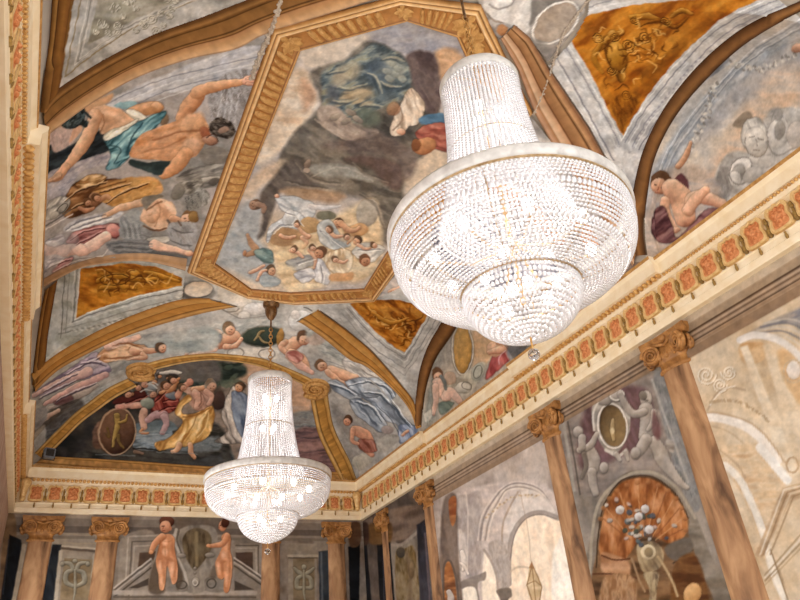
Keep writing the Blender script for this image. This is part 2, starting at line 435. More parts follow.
BR = [(0, 0, '54300f'), (.03, .03, '643c16'), (.12, .035, '9c6a30'), (.2, .03, '70461a'), (.24, .02, '583512'), (.26, .02, '885a26'), (.5, .025, '90602c'), (.53, .03, '4a2a0e'), (.57, .03, 'a8743a'),
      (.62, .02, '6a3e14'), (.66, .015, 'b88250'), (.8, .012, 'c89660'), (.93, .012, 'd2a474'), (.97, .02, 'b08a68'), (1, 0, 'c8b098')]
t = empty('vault_rib', (0, 0, 0), 'broad brown and tan painted rib curving from left cornice above the two bare-backed men', 'ceiling rib', 'painted ribs of the vault')
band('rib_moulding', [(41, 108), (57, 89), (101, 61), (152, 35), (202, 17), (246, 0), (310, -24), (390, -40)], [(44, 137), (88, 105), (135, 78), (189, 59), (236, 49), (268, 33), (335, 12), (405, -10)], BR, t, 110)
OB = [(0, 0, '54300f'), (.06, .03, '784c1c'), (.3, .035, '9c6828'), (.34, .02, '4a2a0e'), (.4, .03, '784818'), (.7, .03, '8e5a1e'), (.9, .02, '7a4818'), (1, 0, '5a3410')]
band('rib_return', [(54, -20), (52, 0), (49, 40), (43, 85), (40, 112)], [(79, -20), (72, 0), (66, 40), (59, 88), (53, 100)], OB, t, 50)
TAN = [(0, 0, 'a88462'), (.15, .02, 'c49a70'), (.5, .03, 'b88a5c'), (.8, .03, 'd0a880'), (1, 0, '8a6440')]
t = empty('vault_rib', (0, 0, 0), 'narrow tan rib arching over the small orange panel at left', 'ceiling rib', 'painted ribs of the vault')
band('rib_moulding', [(44, 278), (67, 266), (101, 256), (142, 252.6), (187, 258)], [(44, 287), (78, 269), (101, 264), (128, 261), (155, 263), (185, 271)], TAN, t, 60)
band('rib_return', [(45, 290), (41, 310), (36, 345), (33, 372), (32, 385)], [(58, 279), (53, 305), (48, 335), (45, 362), (38, 380)], OB, t, 40)
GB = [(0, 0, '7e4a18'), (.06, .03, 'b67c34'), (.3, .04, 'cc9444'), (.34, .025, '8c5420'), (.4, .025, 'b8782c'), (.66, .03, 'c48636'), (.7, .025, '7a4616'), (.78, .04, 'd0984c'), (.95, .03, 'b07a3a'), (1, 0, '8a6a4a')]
t = empty('vault_rib', (0, 0, 0), 'golden brown rib rising from left cornice below the small orange panel', 'ceiling rib', 'painted ribs of the vault')
band('rib_moulding', [(31, 374), (45, 362), (67, 347), (111, 324), (152, 307.5), (182, 299), (209, 298)], [(34, 392), (50, 376), (67, 364), (111, 342), (152, 326.8), (202.5, 313), (238, 306)], GB, t, 80)
t = empty('vault_rib', (0, 0, 0), 'golden brown rib falling to right cornice beside the grey-framed orange triangle', 'ceiling rib', 'painted ribs of the vault')
band('rib_moulding', [(318, 309), (325, 315), (348.7, 331.9), (372, 352), (396, 379), (414, 402), (422, 427)], [(296, 321), (301.5, 323.4), (321.7, 337), (348.7, 358.9), (366, 366), (392, 387.7), (409.7, 409), (417, 429)], GB, t, 90)
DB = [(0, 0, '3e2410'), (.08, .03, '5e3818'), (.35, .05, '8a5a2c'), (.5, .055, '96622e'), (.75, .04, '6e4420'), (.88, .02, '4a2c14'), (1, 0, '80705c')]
t = empty('vault_rib', (0, 0, 0), 'dark brown arch around the small lunette with an oval gold medallion', 'ceiling rib', 'painted ribs of the vault')
band('rib_moulding', [(520, 286), (480, 298), (446.6, 317), (436, 331), (426.4, 348.7), (419, 372), (415.5, 400), (415.5, 425)], [(520, 298), (490, 305), (462, 322), (450, 339), (438, 356), (431, 372), (425, 396), (422, 426)], DB, t, 80)
t = empty('vault_rib', (0, 0, 0), 'dark brown arch around the large lunette at upper right', 'ceiling rib', 'painted ribs of the vault')
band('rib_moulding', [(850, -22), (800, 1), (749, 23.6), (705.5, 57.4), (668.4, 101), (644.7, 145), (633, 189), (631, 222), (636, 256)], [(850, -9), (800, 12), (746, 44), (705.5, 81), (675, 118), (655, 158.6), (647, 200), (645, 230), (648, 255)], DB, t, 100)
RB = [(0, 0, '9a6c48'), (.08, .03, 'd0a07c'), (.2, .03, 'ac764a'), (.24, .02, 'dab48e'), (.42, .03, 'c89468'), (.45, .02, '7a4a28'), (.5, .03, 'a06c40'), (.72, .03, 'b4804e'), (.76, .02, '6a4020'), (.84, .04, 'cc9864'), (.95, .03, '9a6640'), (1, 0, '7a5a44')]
t = empty('vault_rib', (0, 0, 0), 'striped brown rib dropping behind the near chandelier from the frame corner', 'ceiling rib', 'painted ribs of the vault')
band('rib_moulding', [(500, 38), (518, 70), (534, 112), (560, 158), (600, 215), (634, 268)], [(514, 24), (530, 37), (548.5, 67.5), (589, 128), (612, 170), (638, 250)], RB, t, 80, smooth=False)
# ------------------------------------------------------------------ gilt frame of the great ceiling painting
FO = np.array([(187, 271), (272.5, 28.7), (399, -5), (481, 4), (489, 22), (533, 112), (397.5, 269.5), (375, 300), (295, 303), (247.5, 296.4)], float)
FI = np.array([(215.4, 262.7), (301, 49), (407, 20), (456, 36), (466, 58), (504, 110), (386, 252.5), (364, 288), (291, 292), (251.5, 288.5)], float)
fr = empty('picture_frame', (0, 0, 0), 'gilded stucco frame around the great central ceiling painting', 'frame')
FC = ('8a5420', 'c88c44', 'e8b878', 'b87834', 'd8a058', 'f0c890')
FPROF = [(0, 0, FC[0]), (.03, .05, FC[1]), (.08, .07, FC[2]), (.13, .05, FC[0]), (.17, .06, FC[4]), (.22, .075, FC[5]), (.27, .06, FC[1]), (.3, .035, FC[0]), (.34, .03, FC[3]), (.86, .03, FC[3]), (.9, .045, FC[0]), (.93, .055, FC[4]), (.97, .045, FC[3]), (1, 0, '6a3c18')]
nF = len(FO)
def frame_mesh():
    V, C, Fs, base = [], [], [], 0
    for k in range(nF):
        a0, a1, b0, b1 = FO[k], FO[(k+1) % nF], FI[k], FI[(k+1) % nF]
        n = max(3, int(np.linalg.norm(a1-a0)/5)); s = np.linspace(0, 1, n)[:, None]
        A = a0*(1-s)+a1*s; B = b0*(1-s)+b1*s; m = len(FPROF)
        P = np.concatenate([A*(1-u)+B*u for (u, h, c) in FPROF])
        V.append(surf(P, np.concatenate([np.full(n, h) for (u, h, c) in FPROF])))
        C.append(np.concatenate([np.tile(hx(c), (n, 1)) for (u, h, c) in FPROF])); Fs.append(grid_faces(n, m)+base); base += n*m
    return np.concatenate(V), np.concatenate(Fs), np.concatenate(C)
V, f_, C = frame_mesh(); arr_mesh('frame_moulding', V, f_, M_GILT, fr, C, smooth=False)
def lobe(P4, h, up=7, vp=5):
    """rounded gadroon over a quad of the frame"""
    a0, a1, b1, b0 = [np.asarray(p, float) for p in P4]; V = []; H = []
    for i in range(up):
        for j in range(vp):
            u = i/(up-1); v = j/(vp-1); s = (v-.5)*2
            w = math.sqrt(max(0, 1-((u-.28)/.3)**2)) if u < .28 else 1.
            vv = .5+(v-.5)*max(w, .15)
            V.append((a0*(1-vv)+a1*vv)*(1-u)+(b0*(1-vv)+b1*vv)*u); H.append(h*math.sqrt(max(0, 1-s*s))*(.35+.65*math.sin(math.pi*min(1, .12+u*.85))))
    return np.array(V), np.array(H)
for k in range(nF):
    a0, a1, b0, b1 = FO[k], FO[(k+1) % nF], FI[k], FI[(k+1) % nF]
    La = np.linalg.norm(cast(a1[None])[0]-cast(a0[None])[0]); num = int(round(La/.19))
    if La < .5: num = 2
    end = min(.24, .16/La*1.6)
    for q in range(num):
        s0 = end+(1-2*end)*(q+.13)/num; s1 = end+(1-2*end)*(q+.87)/num
        o0, o1 = a0*(1-s0)+a1*s0, a0*(1-s1)+a1*s1; i0, i1 = b0*(1-s0)+b1*s0, b0*(1-s1)+b1*s1
        V2, H2 = lobe((o0*.68+i0*.32, o1*.68+i1*.32, o1*.13+i1*.87, o0*.13+i0*.87), .05)
        if (V2[:, 1] < -60).all(): continue
        arr_mesh('gadroon', surf(V2, H2+.03), grid_faces(5, 7), M_GILD, fr, None)
    # carved leaf in the corner k
    o, i = FO[k], FI[k]; c = o*.45+i*.55
    d = (i-o)*.42; e = (FO[(k+1) % nF]-FO[k]); e = e/np.linalg.norm(e)*np.linalg.norm(d)*.9; e2 = (FO[k-1]-FO[k]); e2 = e2/np.linalg.norm(e2)*np.linalg.norm(d)*.9
    V2, H2, F2 = [], [], []
    for li, ax in enumerate((e, (e*.7+d*.5), d, (e2*.7+d*.5), e2, (e2*.6-d*.4), -d*.8, (e*.6-d*.4))):
        pr = np.array([-ax[1], ax[0]])*.26; b = len(V2)
        for j in range(5):
            t_ = j/4; w = math.sin(math.pi*(.1+.85*t_))
            for s_ in (-1, 0, 1): V2.append(c+ax*t_+pr*s_*w); H2.append(.03+(.025 if s_ == 0 else .008)*w+.012*t_)
        for j in range(4):
            for s_ in range(2): F2.append((b+j*3+s_, b+j*3+s_+1, b+j*3+s_+4, b+j*3+s_+3))
    arr_mesh('corner_leaf', surf(np.array(V2), np.array(H2)), np.array(F2), M_GILD, fr, None)
# ------------------------------------------------------------------ gilt arch around the end scene
ar = empty('lunette_frame', (0, 0, 0), 'gilded arch with two scrolls framing the dark battle scene on the end wall', 'frame')
GA = [(0, 0, '8a5a20'), (.08, .04, 'd8a85a'), (.2, .05, 'c08838'), (.26, .03, '8a5a20'), (.32, .03, 'b47c30'), (.68, .035, 'bc8434'), (.74, .03, '7c4e1a'), (.84, .06, 'dcae64'), (.95, .05, 'b88438'), (1, 0, '6a4214')]
def speck(P, C, s, u): return C*(1+.35*(vnoise(P[:, 0]/1.6, P[:, 1]/1.6, 6)-.5)*((u > .3) & (u < .7)))[:, None]
band('arch_band', [(34.7, 452.7), (54, 433), (73.7, 413.7), (90, 401), (108, 387.7), (128, 378)], [(44, 460), (64, 440), (82, 422), (99, 409), (117, 396), (138, 385)], GA, ar, 60, pat=speck)
band('arch_band', [(132, 368), (143, 364), (173, 356.5), (208, 353), (223, 353.5), (245, 355.5), (267, 359.5), (300, 373), (318, 382)], [(138, 376), (149.5, 370), (182, 362), (208, 358.6), (223, 359), (243, 361.5), (265, 367), (296, 380), (310, 388)], GA, ar, 80, pat=speck)
band('arch_band', [(327, 386), (331.7, 418), (336, 432), (342.5, 446), (350, 461), (357, 480)], [(309, 392), (314, 418), (318, 434), (325, 450), (333, 466), (341, 484)], GA, ar, 60, pat=speck)
band('arch_base_band', [(45, 456), (120, 460), (206, 466), (280, 469), (341, 472)], [(34, 465), (120, 473), (206, 480), (280, 483), (353, 486)], [(0, 0, 'a87030'), (.1, .05, 'd8a050'), (.2, .04, '9a6428'), (.25, .03, 'c8904a'), (.6, .035, 'd09a54'), (.75, .03, '9a6428'), (.85, .04, 'dcae6c'), (1, .03, 'b88440')], ar, 90,
     pat=lambda P, C, s, u: C*(1+.45*(vnoise(P[:, 0]/2.4-P[:, 1]/1.5, P[:, 1]/1.2, 2)-.5)*((u > .22) & (u < .7)))[:, None])
for (cx, cy, rx, ry, fl) in ((141, 369.5, 15, 7.2, 1), (316, 387, 13.5, 8.5, -1)):
    tt = np.linspace(0, 4.6*math.pi, 90); rr = 1-tt/tt[-1]*.86; ph = math.pi*.2
    bm = bmesh.new()
    P = np.stack([cx+fl*rx*rr*np.cos(tt+ph), cy+ry*rr*np.sin(tt+ph)], 1)
    add_tube(bm, [tuple(v+np.array([0, 0, EYE])) for v in surf(P, .07)], list(.06*rr+.016), 6)
    a = np.linspace(0, 2*math.pi, 32, False); rings = []
    for q, hh in ((1.04, .0), (.98, .05), (.5, .06), (.02, .06)):
        pv = surf(np.stack([cx+rx*q*np.cos(a), cy+ry*q*np.sin(a)], 1), hh); rings.append([bm.verts.new(tuple(v+np.array([0, 0, EYE]))) for v in pv])
    for i in range(3):
        for k in range(32): bm.faces.new((rings[i][k], rings[i][(k+1) % 32], rings[i+1][(k+1) % 32], rings[i+1][k]))
    bm_obj('scroll', bm, M_GILD, ar, smooth=True)
# garlands painted in relief at the frame corners
def garland(pts, r, label):
    P = resample(pts, 46); V = surf(P, .02)+np.array([0, 0, EYE]); bm = bmesh.new()
    random.seed(3)
    add_tube(bm, [tuple(v) for v in V], r*.55, 6)
    for v in V:
        for q in range(2): add_sphere(bm, Vector(v)+Vector([random.uniform(-r, r)*.6 for _ in range(3)]), r*random.uniform(.45, .8), 7, 5)
    o = bm_obj('garland', bm, noise_mat('garland_stucco', (168, 154, 138), (206, 192, 174), 30), None, True)
    return meta(o, label, 'garland', 'pale garlands on the vault')
garland([(284, -14), (277, 10), (268, 36), (259, 56), (251, 78)], .034, 'pale leafy garland hanging across the brown rib at the left corner of the gilt frame')
garland([(606, -14), (590, -2), (572, 20), (562, 36), (552, 66), (543, 92), (533, 114)], .022, 'thin pale garland trailing down to the right of the near chandelier top')
# ------------------------------------------------------------------ entablature (cornice) along three walls
PROF_LO = [(.0, 4.0), (.10, 4.0), (.105, 4.02), (.105, 4.10), (.085, 4.115), (.085, 4.15), (.075, 4.155), (.075, 4.2), (.09, 4.215), (.055, 4.235), (.055, 4.60), (.075, 4.61), (.085, 4.66), (.0, 4.66)]
def prof_hi(p): return [(.0, 4.655), (.088, 4.655), (.10+p*.5, 4.70), (.13+p, 4.705), (.13+p, 4.855), (.14+p, 4.865), (.17+p, 4.90), (.175+p, 4.955), (.155+p, 4.96), (.0, 4.96)]
class Run:
    """a wall seen from inside: s along it, p out of it"""
    def __init__(s, kind): s.k = kind
    def pt(s, a, p, z):
        if s.k == 'right': return (XR-p, a, z+EYE)
        if s.k == 'left': return (XL+p, a, z+EYE)
        return (a, YF-p, z+EYE)
def extrude_prof(bm, run, prof, a, b, ma=0, mb=0):
    """prism from a to b; ma/mb = 1 mitres that end into the corner"""
    A = [bm.verts.new(run.pt(a+ma*p, p, z)) for p, z in prof]; B = [bm.verts.new(run.pt(b-mb*p, p, z)) for p, z in prof]
    n = len(prof)
    for i in range(n-1): bm.faces.new((A[i], A[i+1], B[i+1], B[i]))
    if not ma: bm.faces.new(A)
    if not mb: bm.faces.new(B[::-1])
def cornice(kind, lab, a, b, secs, ma, mb, s0, s1, pitch):  # s0..s1: where cartouches stand
    run = Run(kind); t = empty('cornice', run.pt((a+b)/2, 0, 4.0), lab, 'cornice', 'cornices around the room')
    off = Vector(t.location)
    def put(name, bm, mat, par=None, smooth=False):
        o = bm_obj(name, bm, mat, par or t, smooth)
        if par is None: o.data.transform(Matrix.Translation(-off))
        return o
    bm = bmesh.new(); extrude_prof(bm, run, PROF_LO, a, b, ma, mb); put('frieze', bm, M_CREAM)
    bm = bmesh.new(); bg = bmesh.new(); be = bmesh.new()
    for (u, v, p, m1, m2) in secs:
        pr = prof_hi(p); extrude_prof(bm, run, pr, u, v, m1, m2)
        extrude_prof(bg, run, [(.172+p, 4.905), (.182+p, 4.91), (.182+p, 4.95), (.17+p, 4.957)], u, v, m1, m2)
        r = .05 if p > .05 else .028; n = int((v-u)/(r*1.7))
        lo, hi = (u+m1*.15, v-m2*.15)
        for i in range(n):                       # egg moulding under the fascia
            c = run.pt(lo+(hi-lo)*(i+.5)/n, .10+p*.45, 4.678)
            add_sphere(be, c, r, 7, 5, (.75 if kind == 'far' else 1.1, .75 if kind != 'far' else 1.1, .75))
    put('crown_moulding', bm, M_CREAM); put('gilt_fillet', bg, M_GILD); put('egg_moulding', be, M_GOLD)
    # frieze cartouches with leaf drops between them
    n = int(round((s1-s0)/pitch)); c0 = None
    def cart(c):
        b1 = bmesh.new(); w, h = .148, .172
        out = [(-w*.8, -h), (w*.8, -h), (w, -h*.5), (w*.86, 0), (w*1.02, h*.55), (w*.75, h), (w*.3, h*.92), (0, h*1.12), (-w*.3, h*.92), (-w*.75, h), (-w*1.02, h*.55), (-w*.86, 0), (-w, -h*.5)]
        out = [tuple(q) for q in spline(out, True, 3)]
        r0 = [b1.verts.new(run.pt(c+x, .055, 4.415+z)) for x, z in out]; r1 = [b1.verts.new(run.pt(c+x*.97, .10, 4.415+z*.97)) for x, z in out]
        r2 = [b1.verts.new(run.pt(c+x*.74, .10, 4.415+z*.78)) for x, z in out]; r3 = [b1.verts.new(run.pt(c+x*.68, .075, 4.415+z*.74)) for x, z in out]
        m = len(out)
        for A, B in ((r0, r1), (r1, r2), (r2, r3)):
            for i in range(m): b1.faces.new((A[i], A[(i+1) % m], B[(i+1) % m], B[i]))
        o = put('cartouche', b1, M_GOLD2)
        b2 = bmesh.new()
        q0 = [b2.verts.new(run.pt(c+x*.72, .078, 4.415+z*.76)) for x, z in out]; q1 = [b2.verts.new(run.pt(c+x*.4, .098, 4.415+z*.4)) for x, z in out]; qc = b2.verts.new(run.pt(c, .103, 4.42))
        for i in range(m): b2.faces.new((q0[i], q0[(i+1) % m], q1[(i+1) % m], q1[i])); b2.faces.new((q1[i], q1[(i+1) % m], qc))
        for (x, z, r) in ((-.05, .05, .026), (.05, .05, .026), (0, -.06, .03), (0, .0, .022), (-.04, -.02, .018), (.045, -.03, .018), (0, .10, .022)):
            add_sphere(b2, run.pt(c+x, .098, 4.415+z), r, 7, 5)
        p2 = put('painted_boss', b2, M_OCHRE); p2.parent = o; p2['label'] = 'red ochre raised centre'
        b3 = bmesh.new()
        for (z, r) in ((.09, .018), (.05, .026), (0, .02), (-.06, .028), (-.11, .034)): add_sphere(b3, run.pt(c+pitch/2, .07, 4.40+z), r, 7, 5, (1, 1, 1.5))
        b4 = bmesh.new(); add_sphere(b4, run.pt(c, .10, 4.14), .02, 7, 5, (1, 1, 2.2)); add_sphere(b4, run.pt(c, .10, 4.19), .016, 7, 5); p4 = put('hanging_drop', b4, M_OLIVE); p4.parent = o
        p3 = put('leaf_drop', b3, M_OLIVE)
        return o, p2, p3, p4
    base = cart(s0+pitch*.5)
    step = Vector((1, 0, 0)) if kind == 'far' else Vector((0, 1, 0))
    for i in range(1, n):
        d = step*((s1-s0)/n*i+((s1-s0)/n-pitch)*.5)
        o = base[0].copy(); link(o, t); o.location = base[0].location+d
        q = base[1].copy(); link(q, o); q = base[3].copy(); link(q, o)
        l = base[2].copy(); link(l, t); l.location = base[2].location+d
    return t
PR = .10
cornice('right', 'cream and gilt cornice along the right wall with red cartouches in its frieze', 1.9, YF, [(1.9, 5.3, 0, 0, 0), (5.3, 8.86, PR, 0, 0), (8.86, 12.3, 0, 0, 0), (12.3, YF, PR, 0, 1)], 0, 1, 2.0, 16.0, .352)
cornice('left', 'cream and gilt cornice seen edge-on along the left edge of the photo', .3, YF, [(.3, 5.5, 0, 0, 0), (5.5, 8.95, PR, 0, 0), (8.95, 12.37, 0, 0, 0), (12.37, YF, PR, 0, 1)], 0, 1, .5, 16.0, .352)
cornice('far', 'cream and gilt cornice across the end wall below the battle scene', XL, XR, [(XL, XR, PR, 1, 1)], 1, 1, XL+.27, XR-.24, .352)
for (x, rz, lab) in ((XL+.2, .7, 'pale scroll bracket in the left far corner of the frieze'), (XR-.2, -.7, 'pale scroll bracket in the right far corner of the frieze')):
    bm = bmesh.new()
    add_tube(bm, [(0, 0, -.17), (0, -.01, -.1), (0, -.015, 0), (0, -.01, .08), (0, -.02, .14)], [.05, .06, .075, .095, .11], 10)
    add_sphere(bm, (0, -.03, .15), .115, 10, 7); add_sphere(bm, (0, -.02, -.17), .06, 8, 6)
    o = bm_obj('corner_bracket', bm, M_GOLD2, None, True, (x, YF-.2, 4.42+EYE)); o.rotation_euler[2] = rz
    meta(o, lab, 'bracket', 'corner brackets of the frieze')
# ------------------------------------------------------------------ engaged columns
def spiral(bm, c, ax_u, ax_v, ax_n, r, turns=2.3, tube=.016, n=44):
    tt = np.linspace(0, turns*2*math.pi, n); pts = []
    for q in tt:
        k = r*(1-q/tt[-1]*.82); pts.append(Vector(c)+Vector(ax_u)*k*math.cos(q)+Vector(ax_v)*k*math.sin(q)+Vector(ax_n)*.02)
    add_tube(bm, pts, list(np.linspace(tube*1.5, tube*.8, n)), 6)
def column(pos, rz, r, label, dark=None, zb=-1.62, tall=False):
    """half-round column standing on the wall; local -y points into the room"""
    t = empty('column', (pos[0], pos[1], zb+EYE), label, 'column', 'painted marble columns', rz)
    ztop = 3.95-zb; zc = 3.44-zb; dp = .36
    bm = bmesh.new(); add_lathe(bm, [(r*1.06, 0), (r*1.05, 1.2), (r, 3.2), (r*.95, zc)], 28, math.pi, 2*math.pi, sy=dp); bm_obj('shaft', bm, M_COLUMN, t, True)
    bm = bmesh.new(); add_lathe(bm, [(r*.95, zc-.01), (r*1.1, zc), (r*1.14, zc+.02), (r*1.1, zc+.04), (r*.97, zc+.05), (r*.97, zc+.12)], 28, math.pi, 2*math.pi, sy=dp); bm_obj('necking', bm, M_CAPITAL, t, True)
    bm = bmesh.new(); add_lathe(bm, [(r*.97, zc+.12), (r*1.12, zc+.15), (r*1.28, zc+.2), (r*1.3, zc+.24), (r*1.0, zc+.27), (r*1.1, zc+.4), (0, zc+.4)], 28, math.pi, 2*math.pi, sy=dp)
    for k in range(7):
        a = math.pi+math.pi*(k+.5)/7; add_sphere(bm, (r*1.22*math.cos(a), r*1.22*dp*math.sin(a), zc+.2), .035, 8, 6, (1, 1, 1.5))
    cap = bm_obj('capital', bm, M_CAPITAL, t, True)
    for sx in (-1, 1):
        bm = bmesh.new()
        c = Vector((sx*r*1.02, -r*dp*1.2, zc+.27)); dirn = Vector((sx*.95, -.3, 0)).normalized(); side = Vector((dirn.y, -dirn.x, 0))
        u = Vector((dirn.x, dirn.y, 0)).normalized()
        nrm = u.cross(Vector((0, 0, 1))); nrm = nrm if nrm.y < 0 else -nrm
        spiral(bm, c+nrm*.02, u*(1 if sx > 0 else 1), (0, 0, 1), nrm, .135, 2.6, .019)
        M = Matrix.Translation(c) @ nrm.to_track_quat('Z', 'Y').to_matrix().to_4x4()
        bmesh.ops.create_cone(bm, cap_ends=True, segments=20, radius1=.135, radius2=.12, depth=.05, matrix=M)
        add_tube(bm, [tuple(c+Vector((0, 0, .125))), tuple(c+Vector((-sx*r*.5, .0, .115))), (0, -r*dp*1.1, zc+.34)], [.03, .026, .022], 6)
        bm_obj('volute', bm, M_CAPITAL, cap, True)
        bm = bmesh.new()   # side volute, against the wall
        c2 = Vector((sx*r*1.5, -.03, zc+.22)); spiral(bm, c2, (sx*.45, -.3, 0), (0, 0, 1), (0, -1, 0), .11)
        add_sphere(bm, c2, .09, 10, 6, (.7, .5, 1)); bm_obj('volute', bm, M_CAPITAL, cap, True)
    bm = bmesh.new()
    w = r*1.55
    front = [(-w*1.08, -r*dp*1.45), (-w*.5, -r*dp*1.12), (0, -r*dp*1.06), (w*.5, -r*dp*1.12), (w*1.08, -r*dp*1.45)]
    front = [tuple(p) for p in spline(front, False, 4)]; poly = front+[(w*1.08, 0), (-w*1.08, 0)]
    A = [bm.verts.new((x*.94, y*.94, zc+.37)) for x, y in poly]; B = [bm.verts.new((x, y, zc+.42)) for x, y in poly]; Cc = [bm.verts.new((x*1.02, y*1.02, zc+.50)) for x, y in poly]
    n = len(poly)
    for P_, Q_ in ((A, B), (B, Cc)):
        for i in range(n): bm.faces.new((P_[i], P_[(i+1) % n], Q_[(i+1) % n], Q_[i]))
    bm.faces.new(A[::-1]); bm.faces.new(Cc); bm_obj('abacus', bm, M_CAPITAL, cap)
    bm = bmesh.new(); add_sphere(bm, (0, -r*dp*1.12, zc+.44), .05, 10, 8, (1.2, .7, 1)); bm_obj('rosette', bm, M_CAPITAL, cap, True)
    return t
column((XR, 5.64), -math.pi/2, .235, 'brown marble column with gilded capital on the right wall, nearest to the camera')
column((XR, 8.36), -math.pi/2, .22, 'brown marble column with gilded capital on the right wall, left of the shell niche')
column((XR, 12.7), -math.pi/2, .20, 'slim brown marble column on the right wall near the far corner')
column((XR, 14.95), -math.pi/2, .16, 'half-hidden column between black slabs on the right wall, nearest the far corner')
column((-.22, YF), 0, .235, 'brown marble column at the left end of the far wall between black slabs')
column((1.07, YF), 0, .225, 'brown marble column on the far wall left of the pediment')
column((4.66, YF), 0, .225, 'brown marble column on the far wall just right of the far chandelier tip')
column((6.3, YF), 0, .225, 'brown marble column on the far wall beside the right corner')
# ------------------------------------------------------------------ the frescoes
GOLDR = ('8a5a20', 'cc9448', 'ecc88c')
# --- great central painting: a towering rocky cloud-mass, pale sky, a crowd of draped figures below
def central(p):
    p.wash(('a4a4ac', 'bcb4b0', 'ccb8a0'), 60, 20, 1.4, 1, 3)
    T = p.T(290, 20, 4.444)
    p.fill([(30, 130), (300, 60), (340, 100), (250, 190), (90, 215), (55, 180)], ('c0b6aa', 'cec2b4'), 4)
    p.fill([(350, 90), (540, 0), (720, 60), (760, 170), (640, 150), (500, 150)], ('8e909c', 'a4a2a8', '9c989a'), 5)
    p.fill([(640, 150), (700, 120), (770, 170), (680, 260), (640, 250)], ('b88e66', 'cca480'), 4)
    p.fill([(-60, 280), (50, 210), (110, 300), (120, 380), (40, 500), (-120, 640), (-180, 560)], ('c8ac90', 'd6c4ae', 'dcd2c4'), 5)
    p.fill([(50, 260), (105, 300), (105, 360), (60, 400)], 'c09070', 6, .7)
    # rock / tree mass
    p.fill([(90, 230), (250, 170), (340, 90), (480, 140), (560, 220), (640, 250), (665, 400), (600, 600), (300, 700), (0, 720), (-60, 640), (20, 500), (120, 400), (130, 330)], ('444240', '6a655e', '8c8478'), 3, ang=30, sc=9)
    p.fill([(520, 150), (640, 150), (670, 300), (660, 400), (600, 400), (540, 260)], ('524446', '70605e', '625452'), 3, ang=60)
    p.fill([(150, 220), (290, 160), (370, 100), (500, 160), (540, 260), (500, 350), (380, 400), (280, 460), (160, 400), (140, 300)], ('3e4c54', '586870', '8a948e', '8a8a72'), 3, ang=-25, sc=5)
    for (x, y, rx, ry, a, c) in ((260, 230, 60, 40, -20, 'aaa088'), (300, 330, 70, 30, -10, 'b09a78'), (460, 210, 60, 45, 20, '98a09a'), (390, 230, 50, 60, 0, '4e5f70'), (350, 430, 60, 40, 20, '627064'), (220, 260, 30, 40, 10, 'a89c86'), (420, 310, 50, 50, 0, '566670'), (190, 330, 30, 50, 0, '5a626e')):
        p.ell(x, y, rx, ry, a, c, soft=4, a=.75)
    for (x, y) in ((450, 190), (470, 240), (430, 230), (480, 215), (500, 260), (440, 260)): p.ell(x, y, 22, 15, 20, ('7a7c74', '9aa096', 'b4b4a4'), soft=1, a=.8)
    for (x, y) in ((270, 310), (310, 320), (340, 370), (250, 340), (230, 370), (300, 360)): p.ell(x, y, 30, 9, -15, 'c2ac88', soft=1.2, a=.7)
    for q in ([(160, 240), (230, 230), (280, 200)], [(200, 300), (260, 310), (330, 290)], [(180, 360), (240, 370), (300, 350)], [(400, 180), (450, 170), (500, 190)], [(390, 280), (430, 300), (480, 300)], [(330, 240), (370, 260), (400, 330)], [(300, 390), (350, 380), (400, 390)]): p.line(q, (1, 3.5, 1), '384650', 1.5, .7); p.line([(u+12, v-8) for u, v in q], (1, 2.6, 1), 'bcb69c', 1.2, .7)
    p.fill([(120, 400), (200, 380), (300, 470), (390, 490), (360, 520), (250, 530), (150, 480)], ('7c706a', 'a09084', 'b4a496'), 2.5, ang=30, sc=5)
    p.line([(110, 440), (180, 490), (260, 530), (390, 500)], 2, 'b8a898', 1, .7)
    for (x, y, s) in ((270, 410, 1), (250, 450, -1), (300, 440, 1), (200, 430, -1)): p.ell(x, y, 26, 13, 30*s, ('6a625c', '958a7e', 'b0a494'), soft=.8)
    p.fill([(300, 520), (400, 500), (560, 600), (500, 720), (300, 640), (140, 560)], ('5c4e4a', '76665f', '88786f'), 4, .8)
    # pale draped figure and red-and-blue figure by the chandelier
    p.drape([(490, 380), (530, 300), (580, 340), (600, 390), (570, 460), (530, 470), (500, 510), (450, 510), (450, 460)], ('a08c78', 'd8c4ae', 'ece0d0'), 70, 3.)
    p.line([(490, 390), (500, 440), (460, 490)], 1.6, '8a7260', .8, .8)
    p.ell(495, 495, 20, 15, 0, SKINR)
    p.ell(460, 395, 30, 30, 0, SKIND, soft=1.5, a=.7)
    p.fill([(580, 430), (680, 410), (690, 460), (590, 465)], ('3e6688', '5c86a8'), 1.5)
    p.drape([(560, 500), (600, 470), (690, 460), (700, 580), (620, 560), (580, 540)], ('7a3c34', 'a85a4c', 'c07a66'), 10)
    p.ell(600, 560, 50, 36, -20, ('8a5436', 'b87c50', 'd8a070')); p.ell(560, 556, 22, 26, 0, ('6a3e26', '96603c'))
    # lower half
    T = p.T(210, 150, 4.0)
    p.fill([(20, 440), (110, 260), (160, 200), (210, 210), (200, 340), (250, 440), (240, 500), (190, 530), (60, 470)], ('9aa2a8', 'aeb2b4', 'a4a8ac'), 5, ang=20)
    p.fill([(120, 160), (230, 60), (300, 40), (300, 110), (210, 140), (160, 190)], ('c8a888', 'd6bea2'), 5, .8)
    p.fill([(330, 0), (560, 10), (760, 60), (760, 330), (690, 370), (660, 220), (500, 180), (330, 180), (280, 110)], ('565048', '80786c', '6a6258'), 5, ang=20)
    p.fill([(200, 180), (270, 90), (340, 30), (420, 110), (430, 150), (300, 160), (260, 220), (220, 330), (190, 350), (215, 260)], ('4c4644', '68605a', '5a524e'), 3, ang=50)
    p.fill([(540, 40), (640, 70), (690, 130), (760, 160), (760, 60), (620, 20)], ('5a4842', '705c54'), 4)
